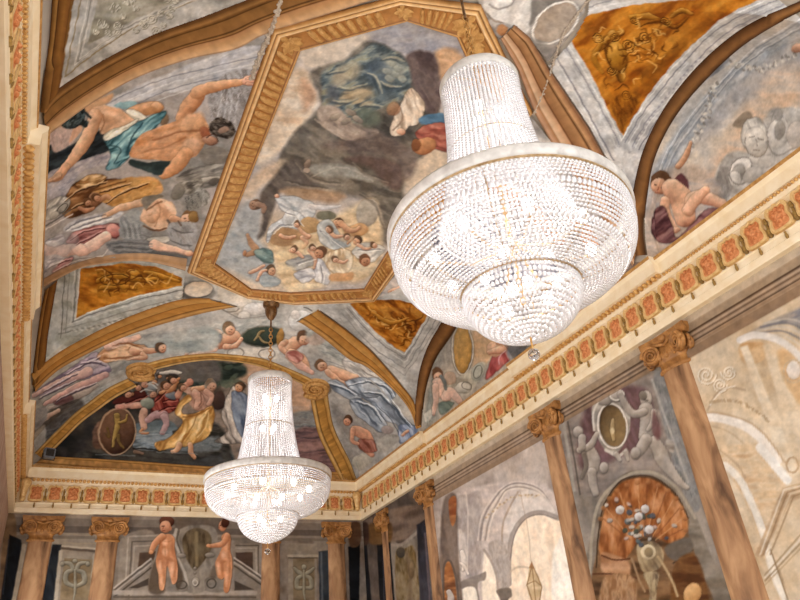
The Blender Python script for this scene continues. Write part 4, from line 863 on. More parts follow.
# --- orange triangle at upper right
def tri2(p):
    greyframe(p, ('a2a2a4', 'bcbcbc', 'cccac8')); p.T()
    tri = [(567, 35), (580, 17), (631, 5), (705, -2), (765, -3), (740, 8), (719, 20), (682, 54), (662, 76), (648, 94.5), (634, 115), (623, 136), (610, 114), (602.6, 98), (587, 67.5)]
    p.fill(tri, ('8a4a10', 'b46e1c', 'c8862c'), .8, smooth=False, ang=-35, sc=8)
    T = p.T(530, 0, 2.963)
    p.limb([(230, 120), (250, 170), (270, 230)], (12, 17, 9), ('4a2808', '9a641c', 'd8a44c'), (.6, -.5)); p.limb([(200, 150), (240, 110), (275, 95)], (5, 8, 5), ('5a300a', 'a86e20', 'e0b058')); p.ell(260, 170, 30, 46, -10, ('5a340c', 'a8721e', 'dca850'))
    p.limb([(300, 50), (360, 50), (400, 70)], (4, 7, 4), ('5a300a', 'a87020', 'd8a448')); p.limb([(420, 50), (450, 30), (480, 40)], (3, 6, 3), ('5a300a', 'a87020', 'd8a448')); p.limb([(330, 75), (380, 60), (430, 80), (470, 50)], (2, 4, 4, 2), ('4a2808', '7e4a10', 'b87820'))
    p.limb([(210, 130), (190, 170), (215, 215)], (4, 6, 3), ('5a340c', 'a06a1c', 'c8903c')); p.ell(245, 100, 16, 12, 0, ('6a3c0c', 'b47a28', 'e0b460'))
    for (x, y, r) in ((250, 110, 16), (290, 130, 20), (340, 110, 18), (240, 210, 14), (285, 280, 16), (200, 110, 18), (400, 60, 16), (310, 60, 14)): p.leaf_scroll(x, y, r, '4e2a06', 'd09a3c', 1, .9)
    p.fill([(240, 300), (300, 270), (330, 290), (290, 350), (275, 395)], ('4a2606', '7a4610', 'a06418'), 2, .7, ang=70, sc=2)
    p.fill([(330, 220), (420, 140), (500, 70), (540, 60), (440, 160), (350, 270)], ('7a4610', 'a8681c'), 2, .6)
    scribble(p, [(140, 90), (430, 20), (500, 60), (270, 380), (220, 250)], 60, 9, r=(8, 24))
    p.T()
    for o, c in ((1.5, 'd8d8d6'), (5, '7e7e86'), (9, 'c8c8c8'), (18, '70707a'), (20, 'd4d4d4'), (31, '8e8e94'), (34, '9c948c')):
        p.line([(565-o*.85, 36+o*.5), (602-o*.9, 100+o*.42), (622-o*.5, 138+o*1.2)], 1.3, c, .7, .85)
    for o, c in ((1.5, 'dcdcda'), (5, '7e7e86'), (8, 'cccccc'), (12, '8a8a94'), (15, 'd4d4d2'), (19, '76767e')):
        p.line([(620+o, 140+o*.5), (634+o, 115+o*.6), (648+o, 96+o*.7), (682+o*.9, 55+o*.8), (719+o*.6, 21+o), (770+o*.3, -3+o), (820, -24+o)], 1.2, c, .7, .85)
    for o, c in ((2, 'd2d2d2'), (6, '8a8a90'), (10, 'c4c4c4')): p.line([(578, 16-o), (631, 3-o), (760, -8-o)], 1.2, c, .7, .85)
    random.seed(4)
    for k in range(60):
        t = k/60; x = np.interp(t, [0, .35, .7, 1], [630, 660, 700, 800]); y = np.interp(t, [0, .35, .7, 1], [150, 102, 55, 0]); p.ell(x, y+2, 2.2, 1.3, -50, ('8c8c94', 'd6d6d4')[k % 2], soft=.6, a=.5)
panel('fresco', 'vault', [(546, 66), (548.5, 66), (589, 126), (612, 168), (626, 200), (631, 222), (635, 189), (646, 145), (670, 101), (707, 58), (751, 24), (802, 1), (850, -21), (850, -120), (604, -120), (588, 12), (575, 36), (551, 64), (546, 66)], 'bababa', tri2, 'large orange triangular field in grey mouldings at upper right', 'fresco', 'ceiling frescoes')
# --- scrolled crown of the frame at top
def crown(p):
    p.wash(('8a8480', '9c948e', 'aaa29a'), 14, 40, 1.5); T = p.T(470, 0, 4.618)
    p.fill([(-60, -200), (700, -200), (560, 20), (480, 100), (420, 190), (330, 220), (240, 180), (100, 120), (40, 40)], ('9a948e', 'b0aaa4', 'c0bab4'), 3, ang=-40)
    p.fill([(60, 20), (120, -40), (330, -60), (300, 60), (270, 140), (200, 195), (190, 150), (130, 110)], ('b4b0ac', 'ccc8c4', 'd8d6d2'), 1.6, ang=-60)
    p.fill([(100, 0), (150, -30), (200, -20), (180, 30), (130, 40)], ('d0ccc8', 'e0dcd8'), 2)
    p.line([(90, 20), (130, 40), (190, 20), (210, -30)], 2, '8a8480', 1, .8); p.line([(60, 40), (110, 95), (160, 110), (200, 160)], 2.2, '8a7c70', 1, .8)
    p.ell(160, 150, 38, 46, -20, ('74706c', '9c9894', 'b8b4b0')); p.ell(150, 140, 24, 28, -20, ('a06c44', 'c08c60'))
    p.fill([(300, -40), (420, -60), (480, -10), (330, 60), (280, 120), (280, 60)], ('787470', '908c86'), 2)
    p.ell(395, 105, 128, 82, -40, ('a8a4a0', 'c8c4be')); p.ell(395, 102, 114, 70, -40, ('948474', 'ae9e8e', 'c0b4a6'), (.6, .4)); p.ring(395, 104, 122, 76, 1.6, 'dcd8d2', -40)
    p.ell(330, 210, 60, 20, 30, '8a8680', soft=2, a=.7)
panel('fresco', 'vault', [(470, -120), (478, 0), (486, 24), (500, 40), (514, 24), (530, 39), (548, 62), (572, 34), (585, 12), (600, -120)], '9c948e', crown, 'grey scrolled ornament with an oval shell above the near chandelier', 'fresco', 'ceiling frescoes')
# --- right pier, mostly behind the near chandelier
def pier(p):
    p.wash(('8e8a88', 'a8a4a2', 'bcb6b0'), 16, 40, 2); p.T(180, 180, 2.963)
    p.fill([(590, 350), (650, 280), (700, 310), (740, 370), (700, 370)], ('b8b4b0', 'c8bcb4', '9a9a9c'), 1.5, ang=40, sc=3); p.limb([(620, 330), (670, 315), (720, 330)], (3, 5, 3), SKINR)
    p.fill([(560, 380), (590, 355), (720, 380), (760, 400), (700, 395), (600, 380)], ('b4783c', 'c89048'), 1.2)
    p.line([(560, 380), (600, 362), (740, 388)], 1.2, '6a3c14', .8, .8)
    p.T(); p.limb([(480, 180), (520, 200), (560, 240)], (10, 18, 12)); p.limb([(560, 200), (590, 240), (600, 280)], (10, 16, 10)); p.drape([(440, 200), (520, 230), (560, 280), (500, 300), (440, 260)], ('6a6a78', '9a9cac', 'bcbcc8'), 30)
    p.fill([(596, 250), (640, 215), (646, 262), (606, 290)], ('8a7466', 'a08a7c', '97806f'), 2)
panel('fresco', 'vault', [(388, 260), (527, 111), (560, 152), (600, 209), (634, 262), (660, 262), (508, 370), (440, 320), (470, 302), (500, 292), (440, 284), (400, 289), (376, 302), (372, 297)], 'a4a09c', pier, 'fresco field between the right lunettes, almost hidden by the near chandelier', 'fresco', 'ceiling frescoes')
# --- end of the vault: cartouche, medallion, reclining putti and flying figures
def endv(p):
    p.wash(('a8a6a2', 'b8b6b2', 'c8c4bc'), 14, -10, 2.5); T = p.T(180, 270, 4.848)
    p.fill([(0, 60), (60, 30), (140, 60), (170, 110), (120, 150), (20, 150)], ('7e7c78', '9a9892'), 2); p.ell(80, 95, 76, 44, -5, ('5c5a58', '807c78')); p.ell(90, 92, 68, 38, -5, ('c0aa92', 'd4c4b0', 'dcd2c4'), (0, .8))
    p.fill([(180, 100), (230, 80), (320, 130), (350, 160), (300, 220), (220, 190)], ('b8b0a4', 'd0c8bc', 'dcd4ca'), 2); p.ring(240, 170, 50, 34, 1.5, '8c847a', 10, 20, 200)
    p.ell(365, 190, 60, 30, -5, ('a8a4a0', 'ccc8c4', 'e4e2de')); p.ell(310, 225, 30, 24, 0, ('98948e', 'c8c4be', 'dcd8d2')); p.ell(590, 245, 60, 48, 0, ('a8a6a4', 'd0d0ce', 'e8e8e4')); p.ell(560, 215, 24, 20, 0, ('b8b4b0', 'dcd8d4')); p.ell(660, 270, 24, 20, 0, ('98948e', 'd0ccc6'))
    p.ring(590, 240, 72, 58, 1.4, '74706a', 0, -80, 60); p.fill([(640, 200), (700, 190), (810, 180), (760, 240), (700, 270), (660, 240)], ('b8ac98', 'd0c8b8', 'dcd6c8'), 1.6); p.fill([(700, 200), (800, 180), (790, 215), (720, 250)], ('c8bca4', 'd4cab8'), 1.5)
    p.line([(180, 160), (220, 200), (300, 235), (380, 230), (430, 220)], 1.4, '8a8680', .8, .8)
    p.fill([(0, 320), (130, 260), (430, 230), (470, 240), (480, 280), (300, 300), (100, 370), (-40, 400)], ('9ea2a0', 'b4b6b2', 'c4c2bc'), 2, ang=-15, sc=2.5)
    p.fill([(220, 400), (380, 370), (470, 380), (460, 430), (360, 430), (240, 420)], ('b8b2a8', 'd4cec4', 'dcd8d0'), 1.6); p.ring(270, 400, 40, 22, 1.2, '98928a'); p.ring(420, 405, 40, 24, 1.2, '98928a')
    p.ell(400, 322, 104, 52, -3, ('6a6a60', '8a887a')); p.ell(400, 322, 97, 46, -3, ('2c342e', '404c44', '4e5a4e')); p.limb([(360, 340), (385, 305), (410, 295)], (2, 3, 2), ('5a4a34', '98845c', 'b8a478')); p.limb([(380, 320), (405, 345), (430, 350)], (1.5, 2.5, 1.5), ('5a4a34', '98845c', 'b8a478')); p.ell(485, 325, 16, 42, 8, ('8a6430', 'b48c50'))
    # putto left of the medallion, putto right
    p.limb([(30, 405), (90, 380), (150, 365), (200, 360)], (3, 5, 7, 8), SKINR); p.limb([(50, 410), (110, 395), (170, 380)], (3, 4, 6), ('b08a74', 'dcb8a4', 'f0d8c8')); p.limb([(190, 345), (230, 330), (270, 320)], (11, 13, 11), SKINR); p.limb([(220, 370), (270, 365), (300, 330)], (6, 5, 4), SKINR); p.head(240, 285, 6.4, (.5, .7), '8a7a64', SKINR); p.drape([(150, 340), (200, 310), (190, 350)], ('7e8894', 'a4acb4'), 20); p.limb([(130, 300), (170, 290), (200, 300)], (3, 4, 3), ('a89484', 'ccb8a8', 'dccabc'))
    p.limb([(520, 385), (560, 350), (610, 330)], (10, 13, 8), SKINR); p.head(600, 330, 7, (.3, .9), '6a5040', SKINR); p.limb([(510, 350), (490, 375), (515, 400)], (6, 6, 4), SKINR); p.limb([(540, 400), (590, 430), (620, 480)], (9, 9, 6), SKINR); p.limb([(530, 410), (580, 460), (640, 495)], (8, 8, 5), ('a87a68', 'd8ac9a', 'ecccbc')); p.drape([(520, 400), (560, 390), (600, 420), (570, 450), (530, 430)], ('a06058', 'c48a80', 'd8aca0'), 40)
    p.fill([(620, 290), (760, 330), (860, 400), (960, 470), (900, 480), (760, 440), (640, 360)], ('909490', 'a8aca8', 'bcbcb6'), 3, ang=35, sc=3)
    for k in range(6): p.line([(640+k*14, 320+k*24), (760+k*10, 370+k*22), (880, 450+k*18)], 1., ('c4c4be', '84888a')[k % 2], .8, .6)
    # flying figure at left
    T = p.T(30, 330, 4.618)
    p.fill([(0, 480), (20, 300), (150, 190), (320, 90), (520, 20), (700, 10), (680, 80), (560, 120), (460, 170), (250, 350), (120, 450), (20, 580)], ('8e9090', 'a8aaa8', 'bab8b4'), 3, ang=-28, sc=4)
    p.fill([(520, 60), (640, 20), (850, -10), (850, 90), (640, 110), (540, 120)], ('98a2a2', 'aeb4b2', 'c0c0ba'), 3)
    p.fill([(0, 480), (120, 340), (200, 300), (250, 350), (150, 440), (30, 560)], ('4a4848', '6a6664', '5a5654'), 3, ang=-30, sc=4)
    p.drape([(150, 200), (240, 140), (310, 105), (370, 180), (340, 200), (200, 240), (60, 300), (20, 290)], ('7a6c84', 'a498b0', 'c8bccc'), -28, 3.); p.ell(285, 160, 40, 26, -20, ('98909c', 'c0b8c4', 'd8d0d8'))
    p.limb([(20, 300), (120, 250), (200, 220), (270, 190)], (4, 6, 8, 9), ('9a7c80', 'd0b0ac', 'e8d0c8')); p.limb([(70, 340), (160, 290), (270, 240), (350, 205)], (4, 6, 7, 6), ('a0787c', 'd4aca8', 'ecd0c8'))
    p.limb([(90, 360), (180, 320), (260, 285), (310, 255)], (3, 5, 6, 3), ('908684', 'b8b0ac', 'd4ccc6')); p.limb([(25, 445), (80, 400), (130, 370)], (3, 5, 4), ('a08474', 'd0b4a4', 'e4d0c4')); p.drape([(110, 330), (180, 300), (200, 320), (140, 345)], ('6a4a50', '8c6c70'), -25)
    p.fill([(20, 380), (70, 350), (80, 400), (60, 430), (20, 460)], ('8c8c90', 'a8a8aa'), 1.5); p.fill([(20, 480), (70, 440), (70, 540), (20, 600)], ('9a9690', 'b4aea6'), 1.5)
    p.drape([(310, 120), (380, 70), (470, 60), (540, 80), (520, 120), (400, 140), (340, 150)], ('b07c54', 'd8a880', 'ecc8a4'), -10, 2.4); p.limb([(360, 75), (420, 55), (500, 30)], (8, 8, 6), ('b08a78', 'dcb8a8', 'ecd4c8')); p.limb([(480, 95), (540, 95), (590, 90)], (9, 7, 4), SKINR); p.head(605, 82, 5.6, (.8, .4), '5a4a40', SKINR); p.limb([(520, 110), (530, 125), (450, 130)], (5, 4, 3), SKINR)
    for q in ([(160, 215), (240, 165), (320, 130)], [(60, 290), (150, 240), (220, 205)], [(40, 320), (130, 275), (210, 240)], [(230, 160), (290, 150), (350, 165)], [(120, 330), (200, 290), (300, 250)]): p.line(q, (.8, 2.2, .8), '54485c', .6, .8); p.line([(u+5, v-9) for u, v in q], (.8, 1.7, .8), 'e4dce4', .6, .8)
    for q in ([(380, 70), (450, 62), (520, 85)], [(340, 130), (420, 128), (500, 115)]): p.line(q, (.8, 2, .8), '8a5434', .7, .7); p.line([(u, v+10) for u, v in q], (.8, 1.6, .8), 'f4dcc0', .6, .7)
    # flying figure in blue-grey at right, small man below
    T = p.T(290, 330, 4.0)
    p.fill([(150, 240), (240, 260), (300, 350), (420, 440), (400, 460), (350, 500), (270, 560), (220, 480), (170, 330)], ('8a8682', '9c9894', 'aca8a2'), 3, ang=50)
    p.drape([(210, 120), (260, 90), (330, 150), (350, 195), (280, 190), (230, 165)], ('a4a09c', 'ccc6c0', 'e4dfd8'), 35, 2.4)
    p.limb([(160, 160), (210, 180), (260, 195)], (9, 11, 9), SKINR); p.head(125, 142, 6, (.7, .6), '7a5e48', SKINR); p.limb([(150, 165), (190, 200), (240, 230), (290, 265)], (5, 5, 5, 3), SKINR)
    p.drape([(150, 210), (190, 200), (240, 240), (290, 270), (250, 280), (190, 250)], ('6e7684', '9aa4b0', 'c0c6cc'), 35)
    p.drape([(220, 210), (290, 190), (360, 200), (420, 250), (410, 290), (470, 360), (500, 400), (440, 450), (430, 380), (380, 360), (320, 290), (270, 260)], ('66707e', '98a4b4', 'c4ccd6'), 45, 2.6)
    p.drape([(240, 280), (290, 280), (350, 330), (390, 380), (360, 410), (310, 370), (260, 330)], ('5c6674', '8c98a8', 'b4bec8'), 45, 2.4)
    p.ell(320, 235, 40, 26, 30, ('7c8692', 'a8b2be', 'ccd2d8')); p.line([(250, 240), (310, 270), (370, 260)], 1.2, '5a626e', .8, .8); p.line([(340, 300), (400, 350), (440, 420)], 1.2, '525c6a', .8, .7)
    p.drape([(440, 380), (500, 385), (510, 405), (470, 440), (440, 450)], ('6a7a9a', '98a8c4', 'b8c4d8'), 60, 2.); p.limb([(450, 420), (470, 405)], (3, 3), SKINR)
    p.fill([(330, 460), (390, 420), (430, 420), (430, 450), (360, 495)], ('9c9890', 'c0bcb4'), 1.4); p.fill([(250, 520), (300, 490), (340, 510), (280, 560)], ('a8a498', 'c0bcb0'), 1); p.ell(390, 400, 24, 18, 0, ('887c78', 'a89c98'))
    p.limb([(260, 400), (300, 420), (320, 450)], (9, 11, 9), ('98604a', 'cc9478', 'e4b898')); p.limb([(290, 460), (310, 480), (330, 500)], (8, 7, 5), ('98604a', 'cc9478', 'e4b898')); p.drape([(280, 440), (330, 440), (350, 480), (310, 490), (280, 470)], ('7a4438', 'a86a5a', 'c08c7c'), 60); p.limb([(250, 400), (250, 440), (275, 455)], (5, 4, 3), ('98604a', 'cc9478', 'e4b898')); p.head(232, 362, 5, (-.4, .8), '4a342a', ('98604a', 'c89074', 'e0b498'))
    for q in ([(230, 225), (300, 210), (370, 215)], [(290, 250), (360, 260), (420, 320)], [(260, 290), (320, 310), (370, 370)], [(400, 280), (440, 340), (480, 390)], [(160, 220), (210, 235), (260, 265)], [(300, 205), (380, 230), (410, 270)]): p.line(q, (.8, 2.2, .8), '485462', .6, .8); p.line([(u+8, v-5) for u, v in q], (.8, 1.8, .8), 'dce4ea', .6, .8)
    for q in ([(220, 110), (270, 120), (330, 170)], [(240, 140), (290, 160), (340, 190)]): p.line(q, (.8, 1.8, .8), '8c8680', .6, .8)
    for k in range(12): p.line([(150+k*16, 60+k*15), (190+k*16, 75+k*15), (240+k*15, 110+k*16)], 1., ('88888a', 'cac8c2')[k % 2], .7, .45)
    p.fill([(60, 40), (110, 10), (140, 40), (100, 60)], ('b09484', 'c4aca0'), 2, .7)
panel('fresco', 'vault', [(30, 395), (50, 374), (67, 362), (111, 340), (152, 324), (202, 311), (212, 304), (182, 300), (184, 266), (200, 266), (247.5, 292), (295, 299), (375, 296), (385, 297), (345, 303), (318, 311), (300, 319), (322, 335), (349, 357), (366, 364), (392, 386), (410, 407), (420, 428), (423, 440), (352, 490), (340, 447), (329.5, 418), (324, 387), (300, 377), (267, 363), (223, 356), (180, 359), (143, 367), (133, 380), (111, 391), (77, 417), (37, 458), (30, 430)],
      'b4b2ac', endv, 'end of the vault with a dark oval medallion, putti and flying draped figures', 'fresco', 'ceiling frescoes')
# --- the end scene
def battle(p):
    p.wash(('2c2c2c', '403c3a', '504a44'), 14, 10, 2, 1, 2); T = p.T(180, 340, 2.307)
    p.fill([(-60, 40), (100, 40), (200, 60), (290, 100), (330, 330), (120, 330), (0, 300)], ('6c6460', '8a7a6e', '9c8c7c'), 4)
    p.fill([(100, 60), (180, 40), (250, 80), (300, 110), (300, 160), (240, 170), (120, 110)], ('b08c70', 'c09c80', 'a8968a'), 4)
    p.fill([(255, 170), (310, 170), (320, 230), (260, 220)], ('6e7478', '8a8c8c', '7c7876'), 3, ang=0, sc=3); p.fill([(260, 215), (340, 215), (360, 330), (260, 340)], ('6a5050', '8a6a68', '5c4a4e'), 3, ang=0, sc=3, st=6); p.fill([(270, 240), (330, 235), (330, 250), (270, 258)], 'a07c74', 2, .7)
    p.fill([(-20, 60), (60, 50), (140, 55), (150, 80), (90, 110), (80, 150), (30, 130), (-10, 120)], ('26302c', '3c4842', '4e5a50'), 3, ang=0, sc=4); random.seed(2)
    for k in range(30): p.ell(random.uniform(-10, 140), random.uniform(55, 130)*.8+10, random.uniform(8, 18), random.uniform(4, 8), random.uniform(-40, 40), ('28342e', '48564c', '5c685a')[k % 3], soft=1, a=.8)
    p.fill([(-20, 240), (100, 230), (120, 330), (-20, 330)], ('38444c', '4e5a60', '606a6c'), 3, ang=0, sc=3)
    T = p.T(80, 360, 5.457)
    p.fill([(330, 60), (420, 40), (720, -10), (760, 120), (560, 110), (420, 130)], ('56524e', '6a6460', '5e5a54'), 4)
    p.fill([(500, 370), (760, 350), (760, 620), (0, 620), (0, 500), (300, 480)], ('30302e', '4a4844', '565450'), 3, ang=5, sc=5); p.fill([(440, 480), (620, 440), (760, 420), (760, 490), (600, 500)], ('5c6468', '788084', '6a7074'), 2.5, ang=0, sc=3)
    p.fill([(290, 390), (480, 370), (500, 430), (430, 490), (300, 480)], ('4e585e', '74808a', '8c969a'), 1.2, ang=0, sc=3); p.fill([(300, 350), (480, 330), (520, 380), (310, 400)], ('58646a', '76848a'), 1.5)
    p.line([(295, 410), (480, 405)], 1.2, '98a2a4', .7, .8); p.line([(290, 480), (430, 490)], 1.5, '20201e', .8, .8)
    # shield with relief figure
    p.fill([(80, 360), (120, 330), (150, 400), (120, 480), (70, 470)], ('5c4438', '84685a', '6a5244'), 1.2)
    p.ell(200, 390, 104, 134, 14, ('4e3a2c', '8a6a54', 'a08470')); p.ell(205, 388, 92, 122, 14, ('3e2a20', '6a4c3a', '7e604a')); p.ring(203, 389, 98, 128, 1.3, 'a88c70', 14)
    p.limb([(200, 300), (205, 350), (190, 420), (180, 470)], (5, 6, 4, 2.4), ('5a4424', '9c8044', 'c8ac68')); p.limb([(215, 340), (250, 330), (260, 300)], (3, 2.6, 2), ('5a4424', '9c8044', 'c8ac68')); p.limb([(210, 410), (215, 450), (235, 480)], (3, 3, 2), ('5a4424', '8c7040')); p.limb([(150, 370), (160, 420), (140, 400)], (2, 2.4, 1), ('4a3820', '7e6438')); p.ell(205, 300, 12, 14, 0, ('7a6030', 'b49850'))
    # soldiers
    p.fill([(180, 230), (260, 180), (350, 160), (400, 230), (330, 240), (230, 250)], ('3a1c18', '5c2c26', '4a2420'), 1.5)
    for (x, y, r, c) in ((270, 170, 26, '6a6a68'), (310, 130, 22, '58524e'), (385, 155, 34, '7c8284'), (400, 100, 26, '8c847e'), (430, 75, 18, '4c4644')):
        p.ell(x, y, r, r, 0, ('2c2826', c, 'a8a4a0')); p.ell(x+8, y+r*.7, r*.6, r*.5, 0, SKIND)
    p.line([(360, 140), (390, 128), (420, 150)], 1.6, 'b8b8b4', .7, .8); p.line([(300, 160), (325, 165)], 2, '9a6a5a')
    p.drape([(400, 240), (440, 160), (500, 150), (540, 200), (530, 260), (470, 300), (390, 310)], ('4a1a18', '7e3630', 'a4564a'), 60, 2.4); p.ell(495, 190, 34, 26, 20, ('4a4e54', '767a80', '9a9ea0'))
    p.limb([(205, 255), (260, 250), (340, 245)], (5, 5.4, 6), ('8a5c4c', 'c0907c', 'dcb4a0')); p.ell(370, 235, 40, 30, 20, ('5c6258', '8a9082', 'a8aa98')); p.ell(220, 252, 20, 12, 0, ('a87464', 'd8a090'))
    p.limb([(350, 280), (345, 330), (350, 370)], (8, 8, 6), ('8a6454', 'b8907c', 'd0b09c')); p.limb([(370, 330), (410, 300), (460, 300)], (6, 8, 8), ('7a5c5c', 'a88484', 'c4a4a0')); p.limb([(460, 310), (470, 350), (450, 395)], (7, 6, 5), ('7a5e60', 'a88888', 'c0a4a0')); p.limb([(340, 380), (330, 395), (370, 400)], (3, 3, 2), SKIND)
    p.ell(470, 145, 30, 26, 0, ('7a4c3a', 'b07c60', 'c89878')); p.limb([(440, 175), (500, 160), (530, 120)], (4, 5, 4), SKIND); p.limb([(440, 70), (500, 65), (555, 72)], (2, 5, 1.6), ('8a8680', 'c4c0b8', 'e0dcd4')); p.ell(505, 95, 34, 22, 10, ('2a2624', '48423e')); p.limb([(480, 100), (520, 110), (540, 100)], (3, 4, 3), SKIND)
    # central man in yellow drapery
    p.limb([(535, 190), (560, 150), (600, 120)], (7, 7, 5), ('8a5444', 'c48a70', 'dcac94')); p.ell(600, 118, 18, 20, 0, ('98604c', 'd09a84')); p.ell(600, 165, 34, 20, 0, ('a07c68', 'c8a490'))
    p.fill([(590, 160), (680, 150), (720, 200), (710, 260), (640, 280), (600, 240)], ('8a6454', 'b08876', 'c8a490'), 1., ang=60); p.line([(650, 160), (660, 220), (640, 270)], 1.4, '7a5444', 1, .7); p.limb([(620, 160), (690, 150), (720, 180)], (6, 6, 5), SKIN)
    p.head(716, 140, 6.4, (.5, .7), '8c8478', ('8a6450', 'b89078', 'd0ac94')); p.ell(748, 200, 30, 56, 20, ('3a302a', '5c4c42'), soft=2, a=.8)
    p.drape([(520, 290), (540, 230), (590, 190), (610, 215), (560, 250), (560, 290), (640, 290), (720, 250), (735, 300), (720, 380), (680, 430), (580, 470), (540, 470), (500, 480), (430, 490), (410, 450), (480, 430), (540, 370), (560, 330)], ('9a6c36', 'd4a660', 'f0d098'), -55, 3., st=6)
    p.line([(560, 310), (640, 300), (710, 260)], 1.6, '8e5c2a', .8, .8); p.line([(640, 300), (600, 380), (560, 450)], 1.4, '9a6830', .9, .7); p.line([(700, 290), (690, 360), (640, 420)], 1.3, 'f0d49c', .9, .6)
    p.limb([(540, 465), (525, 490), (500, 500)], (6, 5, 3.6), SKIN); p.limb([(600, 465), (605, 510), (625, 535)], (6, 5.4, 4), SKIN); p.limb([(300, 500), (340, 510)], (4, 2.4), ('6a5444', '94786a'))
    p.fill([(640, 545), (760, 520), (760, 590), (560, 590)], ('4a4c50', '5c6064'), 2, .6)
    for (x, y, f, h) in ((262, 185, (.5, .6), '3a3430'), (312, 150, (.8, .3), '54504c'), (352, 128, (.6, .6), '6a6660'), (392, 185, (.7, .5), '74787a'), (468, 140, (.6, .6), '4a3428'), (505, 112, (.8, .5), '2c2622'), (560, 150, (.7, .4), '5a4a3c')): p.head(x, y, 4.4, f, h, ('7a4e3c', 'b8866c', 'd8ac90'))
    for q in ([(300, 120), (330, 105), (355, 115)], [(370, 130), (400, 118), (425, 135)], [(330, 175), (360, 160), (390, 165)]): p.line(q, 1.4, 'b4b4ae', .5, .8)
    for q in ([(410, 230), (440, 200), (470, 170)], [(430, 280), (480, 260), (520, 250)], [(450, 230), (490, 220), (525, 215)], [(250, 240), (310, 215), (370, 190)]): p.line(q, (.8, 2, .8), '34100e', .6, .8); p.line([(u+6, v+5) for u, v in q], (.6, 1.4, .6), 'bc7464', .5, .8)
    p.limb([(630, 180), (655, 215), (640, 260)], (8, 9, 7), ('8e6654', 'bc907c', 'd8b49e')); p.limb([(690, 170), (720, 200), (700, 240)], (5, 6, 4), ('8e6654', 'bc907c', 'd8b49e')); p.line([(660, 175), (665, 225), (650, 255)], 1.1, '6e4a3a', .7, .7)
    for q in ([(300, 400), (380, 392), (470, 390)], [(310, 440), (390, 445), (440, 440)], [(420, 500), (520, 505), (640, 515)], [(90, 520), (200, 515), (300, 525)]): p.line(q, 1.3, '8a9294', .8, .5)
    # veiled figures behind the chandelier
    T = p.T(180, 340, 2.307)
    p.drape([(95, 170), (120, 110), (150, 100), (160, 150), (150, 230), (80, 235), (110, 210)], ('6a625c', 'a89c92', 'd0c6ba'), 70, 2.4); p.drape([(120, 120), (165, 140), (160, 230), (130, 200)], ('4c566a', '6e7a90', '8c98a8'), 70); p.head(138, 108, 4.8, (-.6, .5), '4a3a30'); p.ell(90, 140, 14, 20, 10, ('3a2c28', '5a4640'))
panel('fresco', 'vault', [(40, 462), (64, 439), (82, 420), (99, 407), (117, 394), (137, 383), (149.5, 368), (182, 360), (208, 357), (223, 357), (243, 359), (265, 364), (296, 378), (311, 389), (316, 418), (320, 434), (327, 450), (335, 466), (343, 478), (341, 476), (206, 470), (120, 464), (45, 460)], '3c3836', battle, 'dark battle scene with a round shield and a man in yellow, on the end wall', 'fresco', 'ceiling frescoes')
